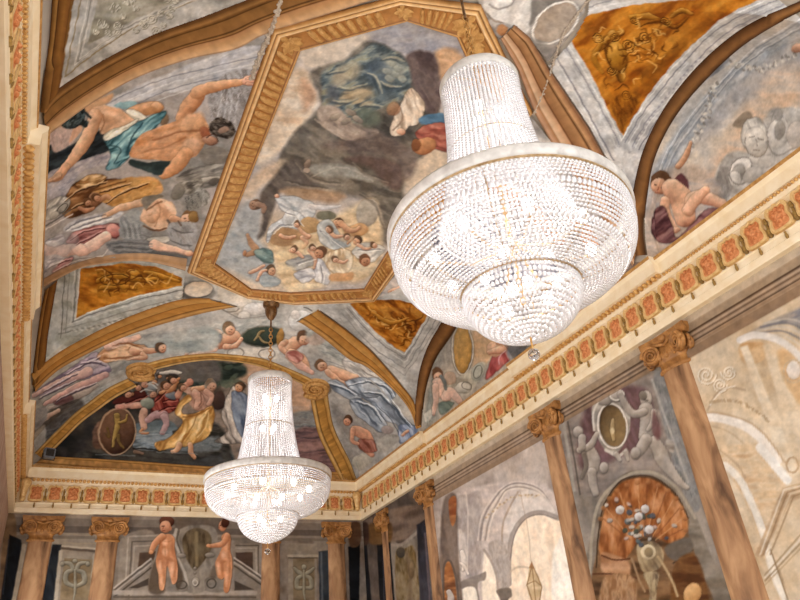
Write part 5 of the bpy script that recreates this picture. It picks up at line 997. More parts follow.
# --- right lunettes (upright walls)
def lun2(p):
    p.wash(('a8a8aa', 'bcb8b4', 'ccc0b0'), 26, -40, 2); p.T(530, 0, 2.963)
    p.fill([(540, 480), (600, 380), (700, 230), (820, 190), (900, 220), (760, 330), (640, 480), (560, 560), (480, 570)], ('cca888', 'd8bca0', 'c8b8a8'), 12, .8)
    p.fill([(330, 600), (380, 470), (480, 330), (600, 200), (760, 90), (900, 30), (900, 70), (780, 120), (640, 230), (540, 340), (450, 460), (400, 600)], ('9aa0a8', 'b0b4b8', 'c0c0c0'), 4, ang=-50, sc=4)
    for o, c in ((0, 'd4d4d6'), (8, '8a8e96'), (22, 'd0d0d0'), (28, '90949a')): p.line([(362+o, 600), (395+o, 470), (470+o, 350+o*.3), (590, 215+o), (680, 130+o), (830, 40+o)], 1.2, c, .8, .8)
    p.fill([(500, 230), (520, 190), (560, 165), (590, 158), (585, 190), (540, 225), (510, 240)], ('6e7076', '92949a', 'b4b4b6'), 1.5, ang=-40); p.ring(575, 175, 22, 22, 1.5, 'c4c4c4', 0, -90, 60)
    random.seed(6)
    for k in range(70):
        t = k/69; x = np.interp(t, [0, .5, 1], [550, 520, 470]); y = np.interp(t, [0, .5, 1], [240, 350, 450]); p.ell(x+random.uniform(-10, 10), y+random.uniform(-8, 8), 6, 4, random.uniform(0, 90), ('8a8680', 'c8c4bc', 'dcd8d0')[k % 3], soft=.6, a=.8)
        x = np.interp(t, [0, .4, 1], [600, 680, 820]); y = np.interp(t, [0, .4, 1], [190, 200, 135])+9*math.sin(3*t); p.ell(x+random.uniform(-8, 8), y+random.uniform(-9, 9), 6, 4, random.uniform(0, 90), ('8a8680', 'c4c0b8', 'd8d4cc')[k % 3], soft=.6, a=.8)
    p.ell(800, 140, 26, 14, -20, SKINR)
    # stone bust with scrolls
    p.fill([(600, 370), (640, 330), (660, 350), (640, 380)], ('8a7c6c', 'a89884'), 1.5); p.fill([(540, 590), (560, 490), (600, 450), (660, 440), (700, 340), (740, 320), (820, 330), (830, 440), (720, 520), (620, 590)], ('9a9690', 'b8b4ae', 'c8c4be'), 2.5)
    p.drape([(625, 400), (640, 360), (680, 350), (700, 390), (690, 420), (650, 400), (640, 440)], ('9c9890', 'c4c0b8', 'dcd8d0'), 60, 2.2); p.ell(670, 420, 34, 44, -10, ('a49c92', 'ccc6bc', 'dedad2'))
    p.line([(650, 408), (666, 404)], 1.1, '7c746a', .6, .9); p.line([(676, 410), (690, 414)], 1.1, '7c746a', .6, .9); p.line([(670, 412), (674, 432)], 1., '8e867c', .6, .8); p.line([(662, 444), (680, 446)], 1.2, '7c746a', .6, .9); p.ring(672, 424, 34, 42, 1., '8c847a', 0, -20, 200)
    p.fill([(545, 580), (560, 500), (590, 470), (605, 500), (590, 585)], ('807c78', '9c9894'), 1.5, ang=80, sc=3); p.fill([(570, 490), (590, 460), (630, 480), (640, 520), (620, 530), (610, 500)], ('94908a', 'b4b0aa'), 1.5)
    p.ell(625, 505, 34, 44, 20, ('a8a49e', 'd4d0ca', 'e4e0da')); p.ell(618, 512, 20, 28, 20, ('8c8882', 'b4b0aa')); p.ell(608, 530, 18, 22, 0, ('b0aca6', 'd8d4ce')); p.ring(625, 505, 32, 42, 1.2, '86827c', 20)
    p.ell(760, 360, 44, 40, 0, ('98948e', 'b8b4ae', 'c8c4be')); p.ell(735, 395, 30, 48, 10, ('a8a49e', 'd0ccc6', 'e0dcd6')); p.ell(740, 385, 16, 30, 10, ('8a8680', 'aaa69f')); p.ell(735, 340, 12, 18, 10, ('908c86', 'b4b0aa')); p.line([(700, 420), (730, 460), (780, 440)], 2, '8a8680', 1, .8)
    p.ell(660, 520, 30, 22, -30, ('9c9892', 'c8c4be')); p.ell(700, 480, 26, 18, -30, ('a09c96', 'ccc8c2')); p.ell(790, 400, 30, 40, 0, ('a8a098', 'c8c0b8'))
    # putto at left with dark red drapery
    T = p.T(530, 180, 2.963)
    p.fill([(340, 220), (360, 40), (430, -40), (520, -30), (560, 60), (420, 200)], ('b09c8c', 'c4ac98', 'a8a0a0'), 6, .7)
    p.limb([(440, -40), (460, -70), (475, -110)], (6, 6, 4), SKIN); p.fill([(425, 0), (450, -20), (470, 10), (465, 40), (440, 20)], ('5a3438', '7a5054'), 1.2)
    p.head(385, 10, 11, (-.3, 1), '6a4a34', SKINR); p.limb([(420, 25), (450, 60), (460, 110)], (20, 24, 20), SKINR, (-.3, -.9)); p.limb([(400, 60), (405, 100), (430, 140)], (9, 9, 6), SKINR); p.ell(432, 148, 14, 10, 0, SKINR); p.limb([(480, 60), (510, 50), (570, 70)], (14, 14, 9), SKINR); p.limb([(470, 90), (490, 60), (520, 30)], (12, 12, 9), ('a06c50', 'd8a888', 'ecc8ac'))
    p.drape([(370, 90), (400, 80), (420, 130), (440, 170), (520, 90), (570, 90), (500, 130), (440, 180), (390, 185), (360, 150)], ('4c2c30', '7a5052', '9c7472'), -30, 3.)
L2 = panel('fresco', 'lunette', None, 'b8b4b0', lun2, 'large right lunette with a stone bust and a putto in dark red drapery', 'fresco', 'ceiling frescoes', lambda V: V[:, 1] < 7)
panel('painted_soffit', 'vault', [(860, -20), (800, 7), (746, 36), (705, 70), (673, 108), (652, 150), (644, 195), (646, 262), (900, 120), (900, -60)], 'b8b4b0', lun2, None, parent=L2, test=lambda V: V[:, 0] > 6.2)
def lun1(p):
    p.wash(('a09c94', 'b4aca0', 'c4b8a8'), 14, -60, 2); p.T(420, 310, 5.0)
    p.fill([(40, 420), (20, 560), (90, 540), (70, 420), (100, 200), (170, 90), (240, 40), (200, 30), (110, 110)], ('84867e', 'a0a29a', '94948c'), 3, ang=-70, sc=4)
    p.fill([(270, 100), (380, 150), (420, 180), (340, 260), (290, 330), (260, 260)], ('c8a47c', 'd8b894'), 3)
    p.ell(212, 195, 56, 132, 0, ('7a7468', 'a8a294', 'c4beae')); p.ell(212, 195, 44, 120, 0, ('9a6e2c', 'c89c58', 'dcb878'), (-.2, -.4)); p.ring(212, 195, 52, 127, 1.1, 'd4cec0', 0); p.ring(150, 180, 20, 90, 1.5, 'b8b2a4', 10, 90, 270)
    p.fill([(170, 330), (220, 320), (300, 260), (330, 280), (290, 360), (220, 430), (140, 390), (120, 310), (150, 300)], ('9c9482', 'bcb6a4', 'd0cab8'), 1.5); p.ell(290, 310, 30, 44, 20, ('8c8c80', 'b4b4a6', 'd0d0c2')); p.ell(215, 390, 40, 30, 0, ('948e80', 'beb8aa', 'd4cec0')); p.ell(150, 340, 30, 34, 0, ('a08874', 'c4ac96'))
    p.ring(235, 380, 24, 20, 1., '7a7468'); p.ring(290, 310, 20, 32, 1., '767468', 20)
    p.head(88, 325, 6, (.2, 1), '7c5a44', SKINR); p.limb([(85, 360), (100, 400), (130, 430)], (9, 11, 10), ('a88070', 'dcb8a4', 'ecd4c4')); p.limb([(75, 380), (80, 440), (70, 520)], (6, 6, 3.6), ('a88070', 'dcb8a4', 'ecd4c4')); p.limb([(130, 440), (150, 410), (200, 455)], (9, 9, 6), ('a88070', 'dcb8a4', 'ecd4c4')); p.drape([(95, 470), (140, 460), (170, 470), (110, 520)], ('5a6a60', '84948a'), 30); p.limb([(105, 330), (120, 360), (130, 400)], (3, 4, 2), ('5c6260', '8c9290'))
    p.fill([(25, 520), (55, 500), (60, 540), (30, 560)], 'c8c4b8', 1)
    p.drape([(330, 350), (350, 260), (400, 190), (440, 180), (450, 240), (400, 290)], ('8a3a3c', 'b85e5c', 'd48a84'), 80, 3); p.ell(375, 195, 40, 40, 0, ('c09070', 'dcb090', 'e8c4a4')); p.limb([(400, 150), (420, 190), (350, 210)], (8, 8, 5), SKINR); p.line([(395, 270), (400, 230), (430, 200)], 1.2, 'd8b0b8', .8, .7)
    p.fill([(440, 190), (520, 150), (520, 200), (450, 250)], ('8c8c90', 'a8a8aa'), 2)
L1 = panel('fresco', 'lunette', None, 'b0a89c', lun1, 'small right lunette with an oval gold medallion and two putti', 'fresco', 'ceiling frescoes', lambda V: V[:, 1] > 7)
panel('painted_soffit', 'vault', [(520, 292), (480, 303), (455, 320), (445, 338), (434, 356), (428, 372), (423, 396), (421, 428), (440, 430), (560, 330)], 'b0a89c', lun1, None, parent=L1, test=lambda V: V[:, 0] > 6.2)
# ------------------------------------------------------------------ painted walls
def entab(p, hi, lo, w):
    for (a, b, c) in ((3.90, 4.1, 'b4a28c'), (3.80, 3.90, '9a846c'), (3.765, 3.80, '5c4634'), (3.73, 3.765, 'a89078'), (3.70, 3.73, '6e5644'), (3.665, 3.70, 'a08870'), (3.64, 3.665, '5e4838'), (3.60, 3.64, '94795f'), (lo, 3.60, '8a7058')):
        p.stripe(2, a, b, c, .012, w)
def arcade(p):
    p.wash(('c8ac88', 'd8c0a0', 'e0ccb0'), 40, 60, 1.5); T = p.T(680, 300, 4.0)
    p.fill([(460, 100), (300, 130), (240, 150), (500, 20), (600, 0), (600, 300)], ('8c8a90', 'a49c98', 'b4a89c'), 3, ang=-20, sc=3, st=6)
    for k in range(5): p.line([(280+k*14, 150-k*14), (400+k*8, 140-k*16), (500, 190-k*24)], 2, ('d0c4b4', '7c7a80')[k % 2], 1, .8)
    p.line([(240, 160), (300, 140), (380, 155), (440, 190), (500, 250)], 7, 'e4dcd4', 1.2)
    p.fill([(240, 180), (330, 170), (340, 230), (290, 260), (250, 250)], ('c8a070', 'd8b488', 'c89c68'), 1.5); p.fill([(330, 180), (380, 170), (560, 700), (480, 700)], ('dcc4a4', 'e4d0b4'), 2, smooth=False); p.fill([(240, 190), (270, 180), (480, 700), (420, 700)], ('dcc6a8', 'e8d8c0'), 2, smooth=False)
    p.fill([(390, 210), (440, 210), (500, 300), (500, 430), (420, 330)], ('d8b080', 'e0bc90'), 3); p.ell(455, 280, 28, 36, 0, ('d8c8b8', 'f0e8e0')); p.ring(455, 285, 40, 46, 1, 'c8b498')
    for (x, y, r, f) in ((105, 300, 40, 1), (195, 290, 30, -1), (160, 340, 30, 1)): p.leaf_scroll(x, y, r, 'ece0cc', 'b09474', f, 1.6)
    p.line([(110, 440), (150, 370), (200, 350), (260, 360)], 2, 'b49c80', 1, .8); p.line([(120, 420), (170, 360), (220, 345)], 1.4, 'f0e6d6', .8, .8); random.seed(3)
    for k in range(60): t = k/60; p.ell(125+t*230+random.uniform(-6, 6), 410-40*math.sin(t*3.1)+t*80, 8, 6, 30, ('b89c78', 'e8d8c0', 'a88c68')[k % 3], soft=.7, a=.6)
    p.line([(60, 470), (150, 470), (250, 500), (320, 550), (390, 640)], 9, 'efe6dc', 1.2); p.line([(60, 455), (150, 452), (260, 482), (340, 540), (420, 650)], 2, 'c0a484', 1, .8)
    p.line([(110, 500), (200, 530), (280, 600)], 2, 'c4a888', 1, .6)
    T = p.T(690, 450, 4.0)
    p.fill([(120, 0), (280, -20), (370, 100), (380, 150), (300, 340), (240, 240), (180, 130)], ('d8b890', 'e0c8a8', 'd4b088'), 3); p.line([(140, 60), (200, 120), (250, 220), (300, 350), (330, 480), (400, 640)], 7, 'ece4d8', 1.2)
    p.line([(120, 0), (190, 60), (220, 110)], 2, 'bca080', 1, .7); p.line([(280, -10), (340, 60), (390, 120)], 9, 'f0ebe4', 1.2); p.ring(410, 60, 24, 30, 2, 'c4a684')
    p.fill([(260, 420), (370, 150), (450, 130), (450, 190), (400, 210), (290, 430)], ('c0a07c', 'd0b494', 'b89876'), 1.2, smooth=False)
    for o, c in ((0, 'e8dcc8'), (14, '9c8060'), (26, 'dcc8ac'), (40, 'a08464')): p.line([(280+o, 420), (375+o, 160+o*.6), (450, 140+o*.8)], 1.6, c, .8, .8, False)
    for o, c in ((0, 'a8906e'), (12, 'e8dccc'), (24, '9c8464'), (40, 'b8a080')): p.line([(300, 500+o), (450, 330+o*1.4)], 1.6, c, .8, .8, False)
    p.line([(320, 400), (360, 500), (395, 620)], 1.8, '8e7454', .8, .8)
    p.C *= .88
    entab(p, 3.9, 3.47, 1.)
panel('wall_fresco', 'right', None, 'd8c0a0', arcade, 'pale painted arcade on the right wall at the right edge of the photo', 'fresco', 'painted walls', lambda V: V[:, 1] < 5.66)
def niche(p):
    p.wash(('6e665e', '847a70', '948a80'), 20, 70, 2); T = p.T(560, 370, 5.0)
    p.fill([(40, 260), (470, 20), (560, 60), (650, 600), (60, 600)], ('766c66', '877c74', '948880'), 2); p.fill([(140, 160), (240, 90), (420, 90), (470, 200), (500, 330), (330, 420), (120, 500), (90, 360)], ('5e4644', '74585a', '6a504e'), 5, ang=60)
    p.fill([(470, 60), (540, 80), (700, 640), (620, 640)], ('70706e', '888684', '7a7876'), 2, ang=72, sc=3)
    p.line([(460, 50), (640, 560)], 2.4, '9c9892', 1); p.line([(20, 270), (70, 600)], 3, '98948c', 1.2, .8); p.line([(40, 260), (100, 620)], 1.6, '4e4842', 1, .8)
    GR = ('5e5650', '988e84', 'c4bab0')
    p.fill([(160, 240), (170, 160), (240, 110), (300, 100), (340, 170), (350, 290), (300, 400), (240, 410), (190, 340)], ('7c746c', '9c948a', 'b4aca2'), 1.2); p.ell(262, 280, 78, 118, -8, ('968e84', 'beb6ac')); p.ell(264, 278, 66, 106, -8, ('4a3a28', '7a6444', '8c7450'), (.5, .4)); p.limb([(265, 250), (262, 300), (268, 350)], (3, 5, 3), ('6a5434', 'a08860', 'c0a880')); p.ell(262, 305, 10, 16, 0, 'c8b48c', soft=1)
    p.ring(262, 280, 72, 112, 1.4, 'd0c8be', -8); p.ell(220, 150, 40, 28, 10, GR); p.ell(285, 130, 40, 30, -10, GR); p.ring(285, 125, 34, 24, 1.4, 'd0c8bc', -10); p.line([(170, 300), (165, 220), (190, 160)], 2, 'c4bcb2', 1); p.line([(230, 400), (290, 430), (330, 400)], 3, 'b8b0a6', 1); p.limb([(280, 420), (300, 450)], (5, 4), GR); p.limb([(330, 410), (340, 450)], (5, 3), GR)
    # grey putti
    p.ell(430, 145, 30, 42, 0, ('6a625a', 'a89e94', 'ccc2b8')); p.ell(415, 128, 20, 24, 0, ('5e564e', '8c8278')); p.line([(420, 150), (440, 152)], 1, '544c44', .6); p.line([(430, 155), (432, 172)], 1, '6a6058', .6); p.limb([(430, 200), (445, 260), (430, 330)], (15, 18, 15), GR); p.limb([(420, 210), (370, 220), (330, 180), (300, 120)], (8, 8, 7, 5), GR); p.limb([(470, 210), (465, 260), (440, 300)], (6, 6, 4), GR); p.limb([(470, 360), (500, 410), (520, 460), (600, 560), (635, 590)], (12, 15, 12, 8, 5), GR); p.limb([(430, 350), (400, 400), (380, 430)], (12, 11, 8), GR); p.ell(378, 415, 26, 30, 0, GR); p.fill([(530, 350), (570, 360), (570, 410), (540, 400)], GR, 1.4)
    p.fill([(470, 200), (500, 300), (490, 350), (460, 300)], '6e4c4c', 2, .8)
    p.ell(90, 310, 26, 30, 0, GR); p.limb([(150, 400), (170, 450), (165, 500)], (10, 13, 10), GR); p.limb([(100, 400), (150, 380), (185, 320)], (7, 7, 5), GR); p.limb([(110, 340), (110, 390)], (8, 7), GR); p.limb([(160, 510), (165, 570), (180, 620)], (9, 8, 6), GR); p.ell(220, 490, 22, 30, 0, GR); p.limb([(120, 420), (130, 480), (110, 540)], (5, 5, 3), ('564e48', '847a70'))
    # niche with scallop shell and flower vase
    T = p.T(580, 470, 4.615)
    p.fill([(40, 700), (60, 260), (100, 120), (200, 20), (290, 0), (380, 20), (460, 90), (530, 200), (600, 380), (700, 700)], ('6c6256', '7c7266', '8a8074'), 1.5); p.fill([(80, 700), (90, 300), (110, 170), (180, 60), (270, 28), (350, 40), (440, 110), (500, 220), (500, 300), (540, 420), (600, 700)], ('4e3826', '6e5238', '846446'), 1.5)
    p.line([(45, 480), (60, 260), (100, 130), (200, 35), (290, 8), (380, 30), (460, 100), (530, 220)], 3, 'a09686', 1, .8); p.line([(75, 450), (85, 290), (110, 165), (180, 58), (270, 26), (350, 38), (440, 108), (500, 220)], 1.3, '443224', .8)
    p.fill([(90, 380), (95, 280), (120, 170), (180, 70), (270, 35), (350, 50), (430, 110), (490, 210), (490, 290), (420, 340), (300, 300), (200, 420), (120, 410)], ('7c4824', 'a2683c', 'b88258'), 1.2, ang=90, sc=6)
    for k in range(13):
        a = math.radians(190+k*14.5); ex, ey = 290+215*math.cos(a), 260+228*math.sin(a); p.line([(290+60*math.cos(a), 330+40*math.sin(a)), (290+.86*(ex-290), 262+.86*(ey-262))], 1.1, ('74452a', 'c49468')[k % 2], .8, .6); p.ell(290+198*math.cos(a), 262+206*math.sin(a), 13, 11, 0, ('7c4c2a', 'b07c50'), soft=.6, a=.7)
    p.fill([(95, 420), (110, 380), (220, 420), (230, 490), (200, 500), (110, 480)], ('946848', 'b48a68'), 2); p.line([(100, 395), (160, 415), (230, 410)], 1.6, '5a3420', .8); p.line([(60, 480), (160, 480), (270, 500)], 1.6, '5a3a28', .8); p.line([(430, 430), (520, 370)], 1.5, '4a3828', .8); p.fill([(390, 360), (500, 310), (520, 370), (440, 420)], ('5e564e', '74695e'), 2)
    p.fill([(110, 500), (250, 500), (240, 700), (100, 700)], ('8a6444', 'a88462', '74543a'), 2, ang=90, sc=5); p.fill([(430, 450), (540, 400), (600, 700), (440, 700)], ('56361f', '74502f', '664428'), 2); p.ell(520, 570, 40, 50, 20, ('94683c', 'c09460', 'd8b080'))
    p.fill([(265, 340), (340, 330), (385, 380), (370, 450), (300, 475), (270, 420)], ('6a5844', '9c8868', 'b8a484'), 1.2, ang=60); p.ell(315, 380, 36, 36, 0, ('98866a', 'c0b090', 'd0c2a4')); p.ell(318, 380, 20, 22, 0, ('6a5a44', '9c8a6a')); p.fill([(290, 480), (360, 475), (355, 550), (340, 700), (310, 700), (320, 550)], ('6e5c48', '948266', 'a89878'), 1, ang=90, sc=3); p.line([(360, 400), (420, 500), (450, 580)], 2.4, 'a8906c', 1); p.line([(240, 410), (270, 500), (300, 560)], 2, '94785a', 1)
    random.seed(11)
    for k in range(46):
        x, y = random.gauss(270, 50), random.gauss(260, 50); c = random.choice(('b8b4ac', 'a09c98', '4a5464', '5c7078', '9c7848', '6a5040', 'b09c94', '3e4a44')); p.ell(x, y, random.uniform(8, 17), random.uniform(7, 14), random.uniform(0, 90), ('3c3430', c, c), soft=.8, a=.85)
    for (x, y) in ((270, 215), (320, 275), (300, 180), (185, 185)): p.ell(x, y, 20, 20, 0, ('8c8480', 'b8b4b2', 'd4d0ce')); p.ell(x+4, y+5, 9, 6, 30, ('8c7a74', 'a89a92'), soft=1.5, a=.7)
    entab(p, 3.9, 3.58, .9); p.T().line([(555, 440), (600, 640)], 3, '6a625a', 1.2, .8)
panel('wall_fresco', 'right', None, '7c7268', niche, 'painted niche with an orange scallop shell and flower vase between two columns', 'fresco', 'painted walls', lambda V: (V[:, 1] >= 5.64) & (V[:, 1] < 8.38))
def hall(p):
    p.wash(('9a8c84', 'b0a298', 'bcb0a8'), 22, 80, 2); T = p.T(440, 480, 5.0)
    p.fill([(70, 100), (200, 30), (320, 10), (500, 10), (640, 200), (660, 640), (100, 640), (90, 440)], ('b4a6a0', 'c4b6ae', 'bcaea8'), 2.5)
    p.fill([(70, 110), (140, 70), (200, 60), (210, 200), (200, 460), (100, 470), (80, 300)], ('988c88', 'a89c96', 'b4a8a0'), 2, ang=85, sc=4)
    for o, c in ((0, 'cec2b8'), (14, '8c807c'), (28, 'd0c4b8'), (46, '94887e'), (60, 'd4c8bc')): p.line([(190+o*.8, 300), (210+o*.8, 180+o*.3), (270+o*.5, 80+o*.5), (340, 20+o*.55), (420, 10+o*.6), (510, 50+o*.6), (575, 160)], 1.6, c, .9, .85)
    p.fill([(300, 330), (320, 200), (380, 80), (440, 50), (520, 80), (580, 170), (540, 160), (470, 160), (400, 200), (360, 280), (340, 350)], ('c0b4ac', 'd0c6be', 'c8bcb4'), 2); random.seed(9)
    for k in range(30): p.ell(230+k*9+random.uniform(-5, 5), 190-110*math.sin(min(k/20, 1)*1.57)+random.uniform(-5, 5), 6, 5, 0, ('a88c6c', 'd0bc9c')[k % 2], soft=.8, a=.7)
    p.line([(310, 320), (320, 200), (390, 60)], 2, 'a4907e', 1, .8)
    p.fill([(350, 640), (345, 400), (370, 270), (420, 200), (500, 170), (590, 195), (700, 400), (700, 640)], ('e0ccb4', 'e8d6c0', 'dcc4ac'), 1.5, ang=80); p.line([(345, 520), (345, 380), (365, 270), (420, 190), (500, 162), (590, 190)], 5, 'a0948c', 1); p.line([(350, 400), (372, 275), (424, 198), (500, 172), (580, 194)], 1, '7c706a', .7, .8)
    p.fill([(560, 420), (580, 330), (640, 280), (680, 640), (570, 640)], ('e4dcd0', 'eee6dc'), 2); p.line([(350, 460), (390, 435), (450, 440)], 2, 'b8a48e', 1, .8)
    p.fill([(215, 640), (220, 360), (250, 390), (280, 460), (290, 540), (290, 640)], ('e0d0bc', 'e8dac8'), 1.5); p.line([(220, 350), (255, 400), (285, 480), (292, 560)], 3, 'a4968c', 1); p.fill([(240, 330), (300, 300), (345, 380), (345, 540), (300, 550), (280, 450)], ('a0948c', 'b0a49c', '9c9088'), 1.5, ang=85, sc=3)
    p.fill([(285, 550), (350, 540), (360, 580), (340, 600), (340, 640), (310, 640), (300, 595)], ('6e6258', '84786e'), 1.2)
    p.fill([(100, 510), (200, 470), (230, 460), (225, 500), (190, 520), (200, 640), (180, 640), (175, 540), (110, 545)], ('7c706a', '94887e'), 1.2); p.fill([(110, 550), (175, 540), (185, 640), (115, 640)], ('e0d4c4', 'ece2d4'), 1.2); p.fill([(75, 260), (110, 250), (135, 350), (130, 470), (90, 470), (80, 330)], ('b4a8a0', 'd0c4bc'), 1.5); p.limb([(110, 360), (120, 410), (115, 450)], (4, 6, 3), ('94887e', 'd4c8be', 'ece4dc')); p.limb([(90, 410), (120, 430), (140, 470)], (2, 3, 2), ('94887e', 'd4c8be', 'ece4dc'))
    p.line([(130, 60), (140, 200), (135, 460)], 1.6, 'c8bcb2', 1, .7)
    p.fill([(20, 100), (80, 80), (90, 300), (100, 480), (110, 640), (0, 640), (0, 300)], ('64564e', '7a6a60', '84746a'), 2, ang=80); p.fill([(45, 100), (78, 85), (80, 180), (65, 230), (48, 190)], ('8a4c2c', 'b07448', '94603c'), 1); p.fill([(20, 470), (35, 410), (55, 420), (75, 500), (80, 640), (20, 640)], ('8a5430', 'b47848', '74482c'), 1.2); p.limb([(45, 560), (55, 590), (50, 630)], (5, 7, 5), ('7c7068', 'b0a49c', 'c8beb6')); p.line([(20, 640), (18, 450), (36, 400), (60, 420), (85, 520), (95, 640)], 2, '5e524a', 1, .8)
    # lantern
    p.line([(400, 60), (440, 250), (455, 410)], .8, 'b09a84', .7, .7); p.fill([(445, 440), (458, 405), (470, 440), (500, 500), (510, 540), (490, 640), (470, 640), (440, 560), (435, 525)], ('b89c74', 'd8c4a4'), 1); p.fill([(445, 440), (458, 405), (472, 445)], '9a6c48', .8, smooth=False)
    for P in ([(458, 430), (435, 525), (470, 640)], [(465, 430), (510, 535), (490, 640)], [(460, 440), (470, 520), (480, 640)], [(437, 520), (475, 505), (508, 530)]): p.line(P, 1.1, '8c6c48', .7, .9, False)
    entab(p, 3.9, 3.5, .85)
panel('wall_fresco', 'right', None, 'b0a298', hall, 'pale painted vaulted hall with a hanging lantern on the right wall', 'fresco', 'painted walls', lambda V: (V[:, 1] >= 8.36) & (V[:, 1] < 12.72))
def corner(p):
    p.wash(('4e443e', '62564e', '70645c'), 12, 80, 2); T = p.T(340, 500, 6.0)
    p.fill([(110, 150), (300, 60), (420, 30), (520, 60), (480, 200), (320, 250), (160, 260)], ('5a4a40', '6e5c50', '7c6a5c'), 2, ang=-20)
    p.fill([(300, 270), (380, 270), (470, 190), (480, 620), (330, 620)], ('6c6258', '7e7468', '8a8074'), 1.2, ang=85); p.fill([(335, 320), (390, 290), (450, 300), (470, 620), (345, 620)], ('64502e', '7e6c50', '8a7a62'), 1.2, ang=85, sc=4)
    p.line([(300, 270), (370, 265), (430, 220), (470, 190)], 3, '94887c', 1, .8); p.line([(310, 280), (330, 620)], 3, '8c8074', 1, .8); p.ell(365, 315, 26, 30, 0, ('3e3830', '5c5248')); p.line([(400, 320), (420, 480), (420, 600)], 4, '74604a', 2, .7); p.ell(430, 420, 16, 50, 0, ('5c4a36', '8a7456'))
    p.fill([(220, 250), (300, 250), (330, 620), (240, 620)], ('18181c', '26262a', '1e1e22'), 1, smooth=False); p.line([(258, 280), (265, 600)], 1.4, '4a4c54', .8, .8); p.fill([(460, 150), (510, 120), (550, 620), (480, 620)], ('2c2a30', '44424a', '3a383e'), 1.2, smooth=False, ang=85); p.line([(510, 200), (540, 620)], 1.8, '6a5c60', 1, .8)
    p.fill([(118, 270), (160, 262), (190, 620), (110, 620)], ('1c1c20', '2a2a2e'), 1, smooth=False); p.fill([(170, 150), (300, 130), (300, 250), (180, 260)], ('4a3420', '6e5030', '7c6040'), 2); p.fill([(120, 150), (165, 140), (170, 260), (120, 265)], ('3a2a24', '5a4438'), 1.5)
    p.ell(235, 165, 30, 34, 0, ('5a3c20', '8a6434', 'a88048'), soft=1.2)
    p.line([(200, 100), (200, 140)], 1.2, '4a3e36', .8)
panel('wall_fresco', 'right', None, '5c5048', corner, 'dark painted bay with black slabs on the right wall at the far corner', 'fresco', 'painted walls', lambda V: V[:, 1] >= 12.7)
# far wall
def ent_far(p):
    for (a, b, c) in ((3.92, 4.1, '94867a'), (3.76, 3.92, '7e7268'), (3.62, 3.76, '62574f'), (3.56, 3.62, '8c7e70'), (3.50, 3.56, '74685c')): p.stripe(2, a, b, c, .015, .85)
def far_l(p):
    p.wash(('74685c', '8a7e70', '948878'), 14, 80, 2); ent_far(p); T = p.T(0, 510, 6.667)
    p.fill([(40, 60), (90, 20), (110, 160), (60, 620), (0, 620), (0, 400)], ('6a5440', '8a7054'), 1.5); p.fill([(65, 165), (140, 200), (150, 250), (110, 620), (0, 620), (30, 400)], ('16171a', '24262a', '1c1d20'), 1, smooth=False, ang=80); p.line([(60, 200), (20, 560)], 1.4, '44484e', .8, .7); p.fill([(350, 230), (410, 230), (370, 620), (270, 620)], ('1e2024', '30343a', '26292e'), 1, smooth=False, ang=80); p.line([(160, 240), (90, 620)], 4.5, '9a8c78', 1)
    p.fill([(410, 250), (640, 260), (610, 620), (370, 620)], ('84786a', '968a7a'), 1, smooth=False); p.fill([(430, 320), (620, 330), (600, 620), (395, 620)], ('6a5840', '7e6c52', '8a785e'), 1, smooth=False)
    p.line([(410, 255), (640, 275)], 2.4, '5c5046', .8); p.line([(415, 240), (640, 258)], 1.6, 'a89c8c', .8); p.line([(405, 280), (370, 620)], 3.6, 'a89c8a', 1); p.line([(630, 300), (600, 620)], 3, 'a09482', 1); p.line([(430, 160), (640, 170), (640, 225), (430, 220)], 1, '9c8c74', .8, .8, False)
    G = ('4e4840', '86806f', 'aaa494')
    for s in (-1, 1): p.limb([(500+s*5, 510), (500+s*60, 480), (500+s*55, 420), (500+s*15, 400), (500+s*30, 360), (500+s*85, 350)], (3.4, 4.6, 5, 4, 4.4, 2.6), G); p.ell(500+s*85, 360, 14, 16, 0, G)
    p.limb([(500, 400), (500, 520), (490, 600)], (2, 3, 1.4), G); p.ell(500, 340, 16, 14, 0, G)
panel('wall_fresco', 'far', None, '84786a', far_l, 'painted panel with grey scroll ornament between the two left columns of the far wall', 'fresco', 'painted walls', lambda V: V[:, 0] < 1.09)
